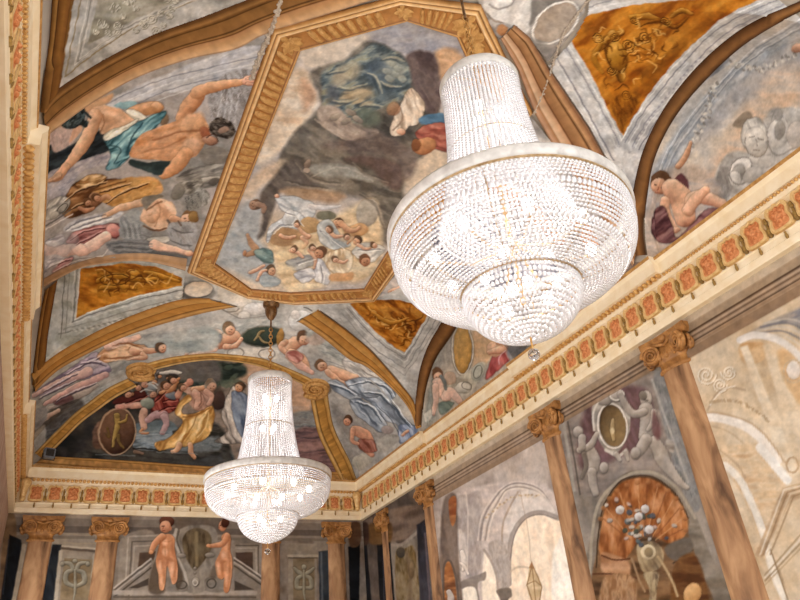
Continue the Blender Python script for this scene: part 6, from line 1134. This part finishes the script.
def far_m(p):
    p.wash(('74685e', '867a6e', '90857a'), 14, 80, 2); ent_far(p); T = p.T(120, 510, 6.667)
    p.fill([(30, 170), (240, 165), (210, 600), (0, 600), (0, 300)], ('84786c', '958a7d'), 1.5); p.line([(55, 600), (80, 210), (260, 205)], 1.4, '5a5048', .8, .8, False); p.line([(30, 600), (55, 175), (260, 170)], 1.6, 'a89e92', .8, .8, False); p.line([(70, 600), (95, 240), (260, 235)], 1.2, 'a89e92', .8, .8, False); p.fill([(130, 285), (240, 275), (220, 350), (120, 380)], ('4e3c30', '5e4a3c'), 1, smooth=False)
    p.fill([(370, 40), (530, 30), (680, 60), (660, 160), (400, 160)], ('64584e', '74685e'), 3)
    # left gable half
    p.fill([(-40, 540), (210, 320), (230, 350), (215, 420), (60, 545)], ('746a62', '8c8278'), 1, smooth=False)
    for o, c in ((0, 'b4aaa0'), (16, '5c524a'), (32, 'a49a90'), (60, '4e463e')): p.line([(-40, 520+o), (205, 325+o)], 1.6, c, .7, .9, False)
    p.fill([(60, 520), (190, 455), (190, 500), (120, 520)], ('3c342e', '564c44'), 1, smooth=False); p.line([(-40, 550), (900, 552)], 4.5, 'a0958a', 1, 1, False); p.line([(-40, 580), (900, 582)], 2.4, '64594f', 1, 1, False); p.fill([(-60, 590), (1000, 590), (1000, 700), (-60, 700)], ('74695e', '84796e'), 1, smooth=False)
    # shield between the boys
    p.fill([(390, 140), (520, 100), (640, 130), (640, 300), (600, 420), (560, 540), (450, 545), (420, 430), (390, 300)], ('6e655c', '8a8176', '9c9388'), 1.4, ang=80); p.fill([(415, 220), (440, 150), (520, 118), (600, 160), (610, 250), (560, 340), (500, 400), (450, 340)], ('4e4232', '685a46', '74664e'), 1.2, ang=85, sc=4); p.line([(510, 150), (510, 370)], 3, '8c7c5c', 1.6, .8)
    p.line([(375, 130), (360, 200), (390, 280), (385, 320), (430, 420), (450, 520)], 3, 'aaa196', 1); p.line([(395, 140), (380, 200), (410, 290)], 1.6, '5a5148', .8, .8); p.ell(410, 305, 30, 16, 0, ('5c544c', 'a89f94')); p.ell(600, 300, 34, 18, 0, ('5c544c', 'a89f94')); p.ell(505, 480, 26, 30, 0, ('4c453e', '90877c', 'b0a79c')); p.ell(500, 390, 12, 12, 0, ('5c544c', 'a89f94')); p.ell(500, 420, 9, 9, 0, ('5c544c', 'a89f94')); p.ring(500, 485, 16, 18, 1.2, 'b8afa4')
    p.fill([(300, 540), (360, 490), (430, 470), (450, 540)], ('6a625a', '8c8379'), 1.2); p.ring(410, 500, 34, 26, 1.4, '544c44'); p.fill([(570, 460), (640, 450), (700, 540), (580, 540)], ('6a625a', '8c8379'), 1.2); p.ring(610, 490, 30, 30, 1.4, '544c44')
    B = ('94583a', 'c88860', 'e0ac88')
    p.fill([(190, 540), (240, 330), (300, 540)], '584a3e', 2, .8); p.fill([(360, 300), (420, 440), (380, 530)], '544638', 2, .8)
    def boy(P, lights, darks):
        p.fill([(x+4, y+2) for x, y in P], '5a3826', .8, .6); p.fill(P, ('b87850', 'c98a62', 'd69a72'), .6, ang=80, sc=8)
        for (x, y, rx, ry, a) in darks: p.ell(x, y, rx, ry, a, 'a2643f', soft=2.2, a=.75)
        for (x, y, rx, ry, a) in lights: p.ell(x, y, rx, ry, a, 'e6b492', soft=2, a=.8)
    boy([(285, 168), (330, 160), (362, 190), (362, 262), (378, 330), (386, 420), (376, 478), (348, 492), (330, 410), (312, 372), (304, 470), (290, 532), (264, 524), (256, 430), (240, 345), (256, 270), (268, 205)],
        [(300, 215, 16, 22, 0), (300, 280, 18, 24, 0), (268, 380, 9, 36, 0), (345, 400, 9, 40, 5), (275, 480, 7, 22, 0)], [(350, 240, 8, 40, 0), (318, 345, 6, 26, 10), (368, 390, 6, 44, 5), (330, 330, 24, 8, 20), (296, 440, 5, 40, 0)])
    p.limb([(282, 178), (238, 218), (208, 272)], (7, 6.4, 4.6), B, edge=0); p.ell(206, 280, 16, 13, 0, ('b87850', 'd09468', 'e0ac88'))
    p.line([(270, 205), (262, 250), (248, 300)], 1, '8e5636', .8, .7); p.line([(300, 245), (302, 300)], .9, 'a4683f', 1, .5); p.line([(285, 205), (320, 212), (345, 200)], .9, 'a4683f', 1, .5)
    p.ell(312, 78, 50, 38, 0, ('3a2018', '5e382a', '7a4e3c')); p.ell(302, 112, 38, 40, 10, ('a0664a', 'cc8e6c', 'e2b090')); p.line([(280, 108), (296, 106)], .9, '4a2a1e', .6); p.line([(290, 112), (286, 126)], .9, '9a5c44', .6); p.line([(284, 138), (300, 136)], .9, '8a4636', .6); p.ell(336, 122, 9, 14, 0, 'b87858', soft=.8)
    boy([(676, 178), (712, 150), (738, 178), (732, 260), (748, 330), (744, 430), (724, 540), (692, 540), (694, 452), (676, 462), (646, 440), (636, 352), (664, 290), (684, 230)],
        [(700, 210, 10, 26, 0), (690, 300, 14, 22, 0), (655, 390, 9, 34, 0), (708, 460, 7, 40, 0)], [(728, 260, 6, 50, 0), (732, 390, 6, 60, 0), (682, 400, 5, 40, 0), (690, 345, 20, 7, -10)])
    p.limb([(715, 172), (680, 226), (602, 240)], (6, 5.4, 3.6), B, edge=0); p.ell(590, 238, 15, 11, 0, ('b87850', 'd09468', 'e0ac88'))
    p.ell(685, 105, 26, 38, 5, ('a0664a', 'c88a68', 'dca888')); p.ell(702, 85, 26, 34, 20, ('3a2018', '5e382a')); p.line([(668, 104), (680, 102)], .9, '5a3426', .5); p.line([(664, 112), (660, 122)], .9, 'a06448', .5); p.fill([(618, 380), (640, 380), (640, 450), (600, 450)], '5c4e42', 2, .5)
    # right gable half and panel, partly behind the chandelier tip
    T = p.T(240, 520, 7.273)
    p.fill([(-30, 170), (150, 170), (150, 420), (-30, 300)], ('84786c', '958a7d'), 1.5, smooth=False); p.fill([(-30, 235), (95, 235), (95, 380), (-30, 300)], ('4a3a32', '5a483e'), 1, smooth=False); p.line([(-30, 205), (118, 205), (118, 400)], 1.2, 'a89e92', .8, .8, False); p.line([(-30, 185), (135, 185), (135, 400)], 1.2, '54493f', .8, .8, False); p.fill([(145, 190), (200, 190), (200, 500), (145, 420)], ('84786e', '93887c'), 1)
    p.fill([(-40, 290), (230, 470), (220, 515), (-40, 515)], ('7c7268', '8e8479'), 1, smooth=False)
    for o, c in ((0, 'b8aea4'), (18, '564c44'), (34, 'a89e94'), (60, '4c443c')): p.line([(-40, 275+o), (235, 465+o)], 1.6, c, .7, .9, False)
    p.fill([(-40, 440), (100, 505), (-40, 512)], ('3e362f', '544a42'), 1, smooth=False)
panel('wall_fresco', 'far', None, '84786c', far_m, 'painted pediment with two bare putti and a grey shield on the far wall', 'fresco', 'painted walls', lambda V: (V[:, 0] >= 1.07) & (V[:, 0] < 4.66))
def far_r(p):
    p.wash(('6e6054', '80746a', '8a7e70'), 14, 80, 2); ent_far(p); T = p.T(240, 520, 7.273)
    p.fill([(350, 170), (560, 170), (560, 640), (350, 640)], ('84786a', '948878'), 1, smooth=False); p.fill([(385, 275), (540, 275), (545, 640), (390, 640)], ('6e5c44', '80705a', '746248'), 1, smooth=False); p.line([(355, 262), (560, 262)], 3, '9e9282', 1, 1, False); p.line([(355, 275), (560, 275)], 1.2, '574b40', .8, 1, False)
    G = ('544c40', '86806e', 'a8a28e')
    for s in (-1, 1): p.limb([(465+s*4, 490), (465+s*50, 490), (465+s*48, 430), (465+s*14, 400), (465+s*50, 370), (465+s*70, 350)], (3, 4.2, 4.6, 3.8, 4.2, 2.4), G)
    p.ell(465, 345, 18, 22, 0, G); p.limb([(465, 370), (465, 520), (475, 580)], (2, 3, 1.4), G)
    p.fill([(570, 230), (640, 220), (650, 640), (580, 640)], ('30343a', '42484e', '383c42'), 1, ang=85, smooth=False); p.line([(590, 240), (600, 620)], 2, '6a6e74', 1, .7)
    T = p.T(340, 500, 6.0); p.fill([(50, 280), (120, 265), (115, 640), (60, 640)], ('16171a', '24262a'), 1, smooth=False); p.fill([(55, 150), (120, 140), (120, 265), (60, 275)], ('4e3628', '6e5038'), 1.4)
panel('wall_fresco', 'far', None, '7c7064', far_r, 'painted panel with pale scroll ornament at the right end of the far wall', 'fresco', 'painted walls', lambda V: V[:, 0] >= 4.64)
# left lunette walls, seen almost edge-on
# ------------------------------------------------------------------ crystal chandeliers
def crystal_mat():
    m, nt, b = _nodes('cut_crystal'); N = nt.nodes; L = nt.links
    b.inputs['Base Color'].default_value = l4((226, 226, 228)); b.inputs['Roughness'].default_value = .12
    b.inputs['Specular IOR Level'].default_value = .8; b.inputs['IOR'].default_value = 1.5
    tr = N.new('ShaderNodeBsdfTranslucent'); tr.inputs[0].default_value = l4((236, 236, 242))
    mx = N.new('ShaderNodeMixShader'); mx.inputs[0].default_value = .42
    L.new(b.outputs[0], mx.inputs[1]); L.new(tr.outputs[0], mx.inputs[2])
    gl = N.new('ShaderNodeBsdfGlossy'); gl.inputs[0].default_value = l4((250, 250, 255)); gl.inputs[1].default_value = .07
    m2 = N.new('ShaderNodeMixShader'); m2.inputs[0].default_value = .34; L.new(mx.outputs[0], m2.inputs[1]); L.new(gl.outputs[0], m2.inputs[2])
    L.new(m2.outputs[0], [n for n in N if n.type == 'OUTPUT_MATERIAL'][0].inputs[0]); return m
M_CRYS = crystal_mat()
M_HOOP = noise_mat('frosted_glass_band', (186, 182, 178), (220, 217, 213), 9, rough=.35, spec=.4)
M_BRASS = noise_mat('polished_brass', (168, 122, 62), (224, 178, 110), 16, rough=.3, spec=.5, metal=.7)
M_WIRE = noise_mat('dull_brass_wire', (150, 122, 86), (196, 170, 130), 16, rough=.5, spec=.4, metal=.3)
M_BALL, _nt, _b = _nodes('clear_crystal'); _b.inputs['Transmission Weight'].default_value = 1; _b.inputs['Roughness'].default_value = .03; _b.inputs['IOR'].default_value = 1.5
def emit_mat(name, col, st):
    m = bpy.data.materials.new(name); m.use_nodes = True; nt = m.node_tree; nt.nodes.clear()
    o = nt.nodes.new('ShaderNodeOutputMaterial'); e = nt.nodes.new('ShaderNodeEmission'); e.inputs[0].default_value = l4(col); e.inputs[1].default_value = st
    nt.links.new(e.outputs[0], o.inputs[0]); return m
M_BULB = emit_mat('lit_bulb', (255, 240, 220), BULB)
def bead(V, Fs, c, ex, ey, ez, sides=6):
    """faceted bipyramid bead: half-sizes along ez (axis), ex, ey"""
    b = len(V); c = np.asarray(c); n = sides
    V.append(c+ez); V.append(c-ez)
    for h, q in ((.5, .86), (-.5, .86)):
        for k in range(n):
            a = 2*math.pi*(k+.5)/n; V.append(c+ez*h+q*(ex*math.cos(a)+ey*math.sin(a))*1.12)
    for k in range(n):
        k2 = (k+1) % n; A, B = b+2+k, b+2+k2
        Fs += [(b, A, B), (A, A+n, B+n), (A, B+n, B), (b+1, B+n, A+n)]
def crystals(name, V, Fs, parent, mat=None):
    o = arr_mesh(name, np.array(V), np.array(Fs, dtype=np.int32), mat or M_CRYS, parent, smooth=False, lift=False); return o
def bead_ring(name, r, z, slope, n, size, parent, drop=0., ph=0.):
    V, Fs = [], []
    for k in range(n):
        a = 2*math.pi*(k+ph)/n; rad = np.array([math.cos(a), math.sin(a), 0]); tan = np.array([-math.sin(a), math.cos(a), 0])
        dn = np.array([rad[0]*slope[0], rad[1]*slope[0], slope[1]]); nr = np.cross(tan, dn)
        w = 2*math.pi*r/n*.5
        if drop: bead(V, Fs, rad*r+np.array([0, 0, z])+dn*drop*.5, tan*w*.9, nr*size*.5, dn*drop*.5, 6)
        else: bead(V, Fs, rad*r+np.array([0, 0, z]), tan*w*.93, nr*size*.6, dn*size, 6)
    return crystals(name, V, Fs, parent)
PROFB = spline([(1.01, 3.265), (1.01, 3.17), (.99, 3.05), (.935, 2.935), (.85, 2.85), (.735, 2.785), (.62, 2.745), (.5, 2.725)], False, 12)
PROFL = spline([(.475, 2.735), (.47, 2.67), (.445, 2.585), (.395, 2.505), (.315, 2.43), (.21, 2.372), (.1, 2.332), (.03, 2.312)], False, 12)
def along(prof, s):
    L = np.concatenate([[0], np.cumsum(np.linalg.norm(np.diff(prof, axis=0), axis=1))]); s = s*L[-1]
    p = np.array([np.interp(s, L, prof[:, 0]), np.interp(s, L, prof[:, 1])]); q = np.array([np.interp(min(s+.02, L[-1]), L, prof[:, 0]), np.interp(min(s+.02, L[-1]), L, prof[:, 1])])
    q0 = np.array([np.interp(max(s-.02, 0), L, prof[:, 0]), np.interp(max(s-.02, 0), L, prof[:, 1])]); d = (q-q0)/np.linalg.norm(q-q0); return p, d, L[-1]
ZC = 3.45                                                     # thing's own origin sits at hoop level
def hoop(name, r0, r1, z0, z1, parent, mat, n=96):
    bm = bmesh.new(); b = (z1-z0)*.25
    add_lathe(bm, [(r0, z0), (r1-b*.5, z0), (r1, z0+b), (r1, z1-b), (r1-b*.5, z1), (r0, z1), (r0, z0)], n); return bm_obj(name, bm, mat, parent, True)
def link_chain(name, z0, z1, n, r, w, mat, parent):
    bm = bmesh.new(); h = (z1-z0)/n
    for k in range(n):
        pts = []
        for q in range(13):
            a = 2*math.pi*q/12; x = r*math.cos(a); z = z0+h*(k+.5)+h*.62*math.sin(a); pts.append((x, 0, z) if k % 2 else (0, x, z))
        add_tube(bm, pts, w, 5, False)
    return bm_obj(name, bm, mat, parent, True)
def make_chandelier(loc, label):
    t = empty('chandelier', loc, label, 'chandelier', 'crystal chandeliers')
    zz = lambda z: z-ZC
    # ceiling rose, hook and chain
    bm = bmesh.new(); add_lathe(bm, [(.0, zz(6.74)), (.15, zz(6.74)), (.16, zz(6.70)), (.15, zz(6.64)), (.10, zz(6.62)), (.12, zz(6.56)), (.105, zz(6.46)), (.05, zz(6.36)), (.0, zz(6.34))], 20); bm_obj('ceiling_canopy', bm, M_BRONZE, t, True)
    bm = bmesh.new(); add_tube(bm, [(0, 0, zz(6.6)), (0, 0, zz(6.14))], .016, 8); bm_obj('stem', bm, M_BRONZE, t)
    link_chain('chain', zz(5.18), zz(6.17), 14, .032, .009, M_BRASS, t)
    # crown
    hoop('crown_band', .34, .392, zz(5.03), zz(5.14), t, M_HOOP)
    bm = bmesh.new()
    for k in range(6):
        a = math.pi*2*k/6; add_tube(bm, [(.36*math.cos(a), .36*math.sin(a), zz(5.09)), (.15*math.cos(a), .15*math.sin(a), zz(5.16)), (0, 0, zz(5.2))], .012, 6)
    bm_obj('crown_arms', bm, M_BRASS, t)
    # trumpet of bead strings: one mesh, turned around the axis
    prof = spline([(.38, 5.03), (.375, 4.85), (.385, 4.56), (.41, 4.25), (.455, 3.93), (.515, 3.64), (.59, 3.39)], False, 10)
    V, Fs = [], []; nb = 52; ns = 64
    for k in range(nb):
        p, d, LL = along(prof, (k+.5)/nb); w = min(p[0]*2*math.pi/ns*.5*.94, .022+.0*k)
        dn = np.array([d[0], 0, d[1]]); bead(V, Fs, (p[0], 0, zz(p[1])), np.array([0, w, 0]), np.cross(dn, (0, 1, 0))*.011, dn*LL/nb*.47, 6)
    s0 = crystals('bead_string', V, Fs, t)
    for k in range(1, ns):
        s = s0.copy(); link(s, t); s.rotation_euler[2] = 2*math.pi*k/ns
    # thin wire tying the strings
    hoop('tie_ring', .41, .418, zz(4.2), zz(4.208), t, M_WIRE, 64)
    # hoop and basket
    hoop('hoop_band', .97, 1.04, zz(3.275), zz(3.385), t, M_HOOP)
    hoop('hoop_rim', 1.0, 1.022, zz(3.268), zz(3.276), t, M_WIRE)
    nr = 27
    for k in range(nr):
        s = (k+.6)/nr; p, d, LL = along(PROFB, s); h = LL/nr
        n = int(max(60, 2*math.pi*p[0]/.035))
        if k in (5, 13):
            bead_ring('prism_row', p[0], zz(p[1])+h*.5, d, int(n*.8), .02, t, drop=h*2.0)
        elif k in (6, 14): continue
        else: bead_ring('bead_row', p[0], zz(p[1]), d, n, h*.46, t, ph=(k % 2)*.5)
    bm = bmesh.new(); add_tube(bm, [(p[0]-.02, 0, zz(p[1])) for p in PROFB[::6]], .006, 5)      # curved brass ribs of the cage
    r0 = bm_obj('basket_rib', bm, M_WIRE, t)
    for q in range(1, 8): link(r0.copy(), t).rotation_euler[2] = math.pi*2*q/8
    # lower bowl
    hoop('bowl_ring', .462, .492, zz(2.735), zz(2.75), t, M_WIRE)
    nl = 14
    for k in range(nl):
        s = (k+.5)/nl; p, d, LL = along(PROFL, s); h = LL/nl; n = int(max(8, 2*math.pi*p[0]/.036)); bead_ring('bowl_row', p[0], zz(p[1]), d, n, h*.46, t, ph=(k % 2)*.5)
    bm = bmesh.new(); add_tube(bm, [(0, 0, zz(2.33)), (0, 0, zz(2.22))], .008, 6); bm_obj('finial_pin', bm, M_BRASS, t)
    bm = bmesh.new(); bmesh.ops.create_icosphere(bm, subdivisions=2, radius=.048, matrix=Matrix.Translation((0, 0, zz(2.18)))); bm_obj('crystal_ball', bm, M_BALL, t)
    # inner frame and bulbs
    bm = bmesh.new(); add_tube(bm, [(0, 0, zz(5.18)), (0, 0, zz(2.6))], .02, 8)
    for k in range(8):
        a = math.pi*2*(k+.5)/8; add_tube(bm, [(0, 0, zz(3.2)), (.35*math.cos(a), .35*math.sin(a), zz(3.02)), (.66*math.cos(a), .66*math.sin(a), zz(3.06))], .012, 6)
    bm_obj('inner_frame', bm, M_WIRE, t)
    bm = bmesh.new(); add_sphere(bm, (0, 0, 0), .045, 12, 8, (1, 1, 1.35)); b0 = bm_obj('bulb', bm, M_BULB, t, True); first = True
    for (r, z, n) in ((.66, 3.11, 8), (.28, 2.98, 4), (.12, 4.2, 3), (.12, 4.75, 3), (.2, 2.66, 3)):
        for k in range(n):
            b = b0 if first else link(b0.copy(), t); first = False
            a = math.pi*2*(k+.5)/n+z; b.location = (r*math.cos(a), r*math.sin(a), zz(z))
    return t
CH = make_chandelier((XC, 10.89, ZC+EYE), 'crystal chandelier farther away, hanging before the end wall')
def copy_tree(o, parent=None):
    c = o.copy(); link(c, parent)
    for ch in o.children: copy_tree(ch, c)
    return c
CH2 = copy_tree(CH); CH2.location = (XC+.02, 3.684, ZC+EYE); CH2['label'] = 'large crystal chandelier nearest the camera, in front of the ceiling painting'
for c in CH2.children:
    if c.name.startswith('ceiling_canopy'): c.scale = (.85, .85, .5); c.location.z = (6.74-ZC)*.5
for o in (CH, CH2):
    for (dz, e, rad) in ((-.15, LAMP, .25), (1.1, LAMP*.35, .12)):
        ld = bpy.data.lights.new('chandelier_light', 'POINT'); ld.energy = e; ld.color = (1, .95, .89); ld.shadow_soft_size = rad
        lo = bpy.data.objects.new('chandelier_light', ld); lo.location = Vector(o.location)+Vector((0, 0, dz)); link(lo)
# ------------------------------------------------------------------ small spotlight on the far cornice
sp = empty('spotlight', (-.34, 15.62, 4.965+EYE), 'small dark spotlight standing on the cornice in the left far corner', 'spotlight')
bm = bmesh.new(); add_box(bm, (-.11, -.07, .03), (.11, .07, .24)); bmesh.ops.bevel(bm, geom=bm.edges[:], offset=.015, segments=2, affect='EDGES'); bm_obj('housing', bm, noise_mat('grey_metal', (96, 100, 108), (126, 130, 138), 20, rough=.4, metal=.3), sp)
bm = bmesh.new(); add_box(bm, (-.08, -.078, .06), (.08, -.068, .21)); bm_obj('lens', bm, M_DARK, sp)
bm = bmesh.new(); add_tube(bm, [(-.12, 0, .13), (-.12, 0, .0), (.12, 0, .0), (.12, 0, .13)], .012, 6); bm_obj('bracket', bm, M_DARK, sp)
sp.rotation_euler[2] = .25
# ------------------------------------------------------------------ room shell
def plane_box(name, a, b, mat, kind='structure'):
    bm = bmesh.new(); add_box(bm, a, b); o = bm_obj(name, bm, mat); o['kind'] = kind; return o
ZF = 0.0
plane_box('floor', (XL-.3, YB, -.2), (XR+.3, YF+.3, 0), M_FLOOR)
plane_box('wall_right', (XR, YB, 0), (XR+.3, YF+.3, ZT+EYE+.4), M_PLASTER)
plane_box('wall_far', (XL-.3, YF, 0), (XR, YF+.3, ZT+EYE+.4), M_PLASTER)
# left wall; its five tall unseen windows are added to brighten the room
wys = [(1.6, 3.2), (5.4, 7.2), (8.4, 10.2), (11.0, 12.8), (13.6, 15.4)]
bm = bmesh.new(); cuts = [YB]+[v for w in wys for v in w]+[YF]
for i in range(0, len(cuts), 2): add_box(bm, (XL-.3, cuts[i], 0), (XL, cuts[i+1], ZT+EYE+.4))
for (a, b) in wys: add_box(bm, (XL-.3, a, 0), (XL, b, .9)); add_box(bm, (XL-.3, a, 4.2), (XL, b, ZT+EYE+.4))
o = bm_obj('wall_left', bm, noise_mat('faded_wall_fresco', (150, 120, 108), (190, 166, 150), 4, (1, 3, .6), rough=.9)); o['kind'] = 'structure'
mg, ntg, bg_ = _nodes('window_glass'); bg_.inputs['Transmission Weight'].default_value = 1; bg_.inputs['Roughness'].default_value = .02; bg_.inputs['IOR'].default_value = 1.0
for i, (a, b) in enumerate(wys):
    w = empty('window_%d' % (i+1), (XL-.15, (a+b)/2, .9)); w['kind'] = 'structure'
    bm = bmesh.new(); h = 3.3; hw = (b-a)/2
    for (y0, y1, z0, z1) in ((-hw, hw, 0, .08), (-hw, hw, h-.08, h), (-hw, -hw+.08, 0, h), (hw-.08, hw, 0, h), (-.03, .03, 0, h), (-hw, hw, 1.1, 1.15), (-hw, hw, 2.2, 2.25)): add_box(bm, (-.04, y0, z0), (.04, y1, z1))
    f = bm_obj('window_frame', bm, M_CREAM, w)
    bm = bmesh.new(); add_box(bm, (-.006, -hw+.05, .05), (.006, hw-.05, h-.05)); bm_obj('pane', bm, mg, f)
    ld = bpy.data.lights.new('window_daylight', 'AREA'); ld.shape = 'RECTANGLE'; ld.size = b-a-.1; ld.size_y = 3.1; ld.energy = WINL; ld.color = (1, .985, .97)  # area light added in each unseen opening to even out the lighting
    lo = bpy.data.objects.new('window_daylight', ld); lo.location = (XL-.02, (a+b)/2, 2.55); lo.rotation_euler = (0, -math.pi/2, 0); link(lo)
# vault shell, just outside the frescoes
xs = np.concatenate([VL+RC*(1-np.cos(np.linspace(0, math.pi/2, 50))), np.linspace(VL+RC+.1, VR-RC-.1, 10), VR-RC*(1-np.cos(np.linspace(math.pi/2, 0, 50)))])
ys = np.concatenate([np.linspace(YB, VF-RC, 300), VF-RC*(1-np.cos(np.linspace(math.pi/2, 0, 50)))[1:]])
a, b = np.meshgrid(xs, ys); V = np.stack([a.ravel(), b.ravel(), vault(a.ravel(), b.ravel())+.035], 1)
V[:, 0] += np.where(a.ravel() < VL+.01, -.03, 0)+np.where(a.ravel() > VR-.01, .03, 0); V[:, 1] += np.where(b.ravel() > VF-.01, .03, 0)
o = arr_mesh('ceiling', V, grid_faces(len(xs), len(ys))[:, ::-1], M_PLASTER); o['kind'] = 'structure'
# light from the open near end and overall sky
wd = bpy.data.worlds.new('daylight'); SC.world = wd; wd.use_nodes = True
bgn = wd.node_tree.nodes['Background']; bgn.inputs[0].default_value = (1, .985, .965, 1); bgn.inputs[1].default_value = SKYL
SC.view_settings.view_transform = 'Standard'; SC.view_settings.look = 'None'; SC.view_settings.gamma = 1; SC.view_settings.exposure = EXPO
SC.view_settings.use_curve_mapping = False
SC.cycles.use_denoising = True; SC.cycles.max_bounces = 8
# put each assembled thing's empty at the middle of its parts
for t in [o for o in SC.objects if o.type == 'EMPTY' and o.location.length < 1e-6 and o.children]:
    pts = [c.location+Vector(v) for c in t.children for v in c.bound_box]
    m = Vector([sum(p[i] for p in pts)/len(pts) for i in range(3)]); t.location = m
    for c in t.children: c.location = c.location-m
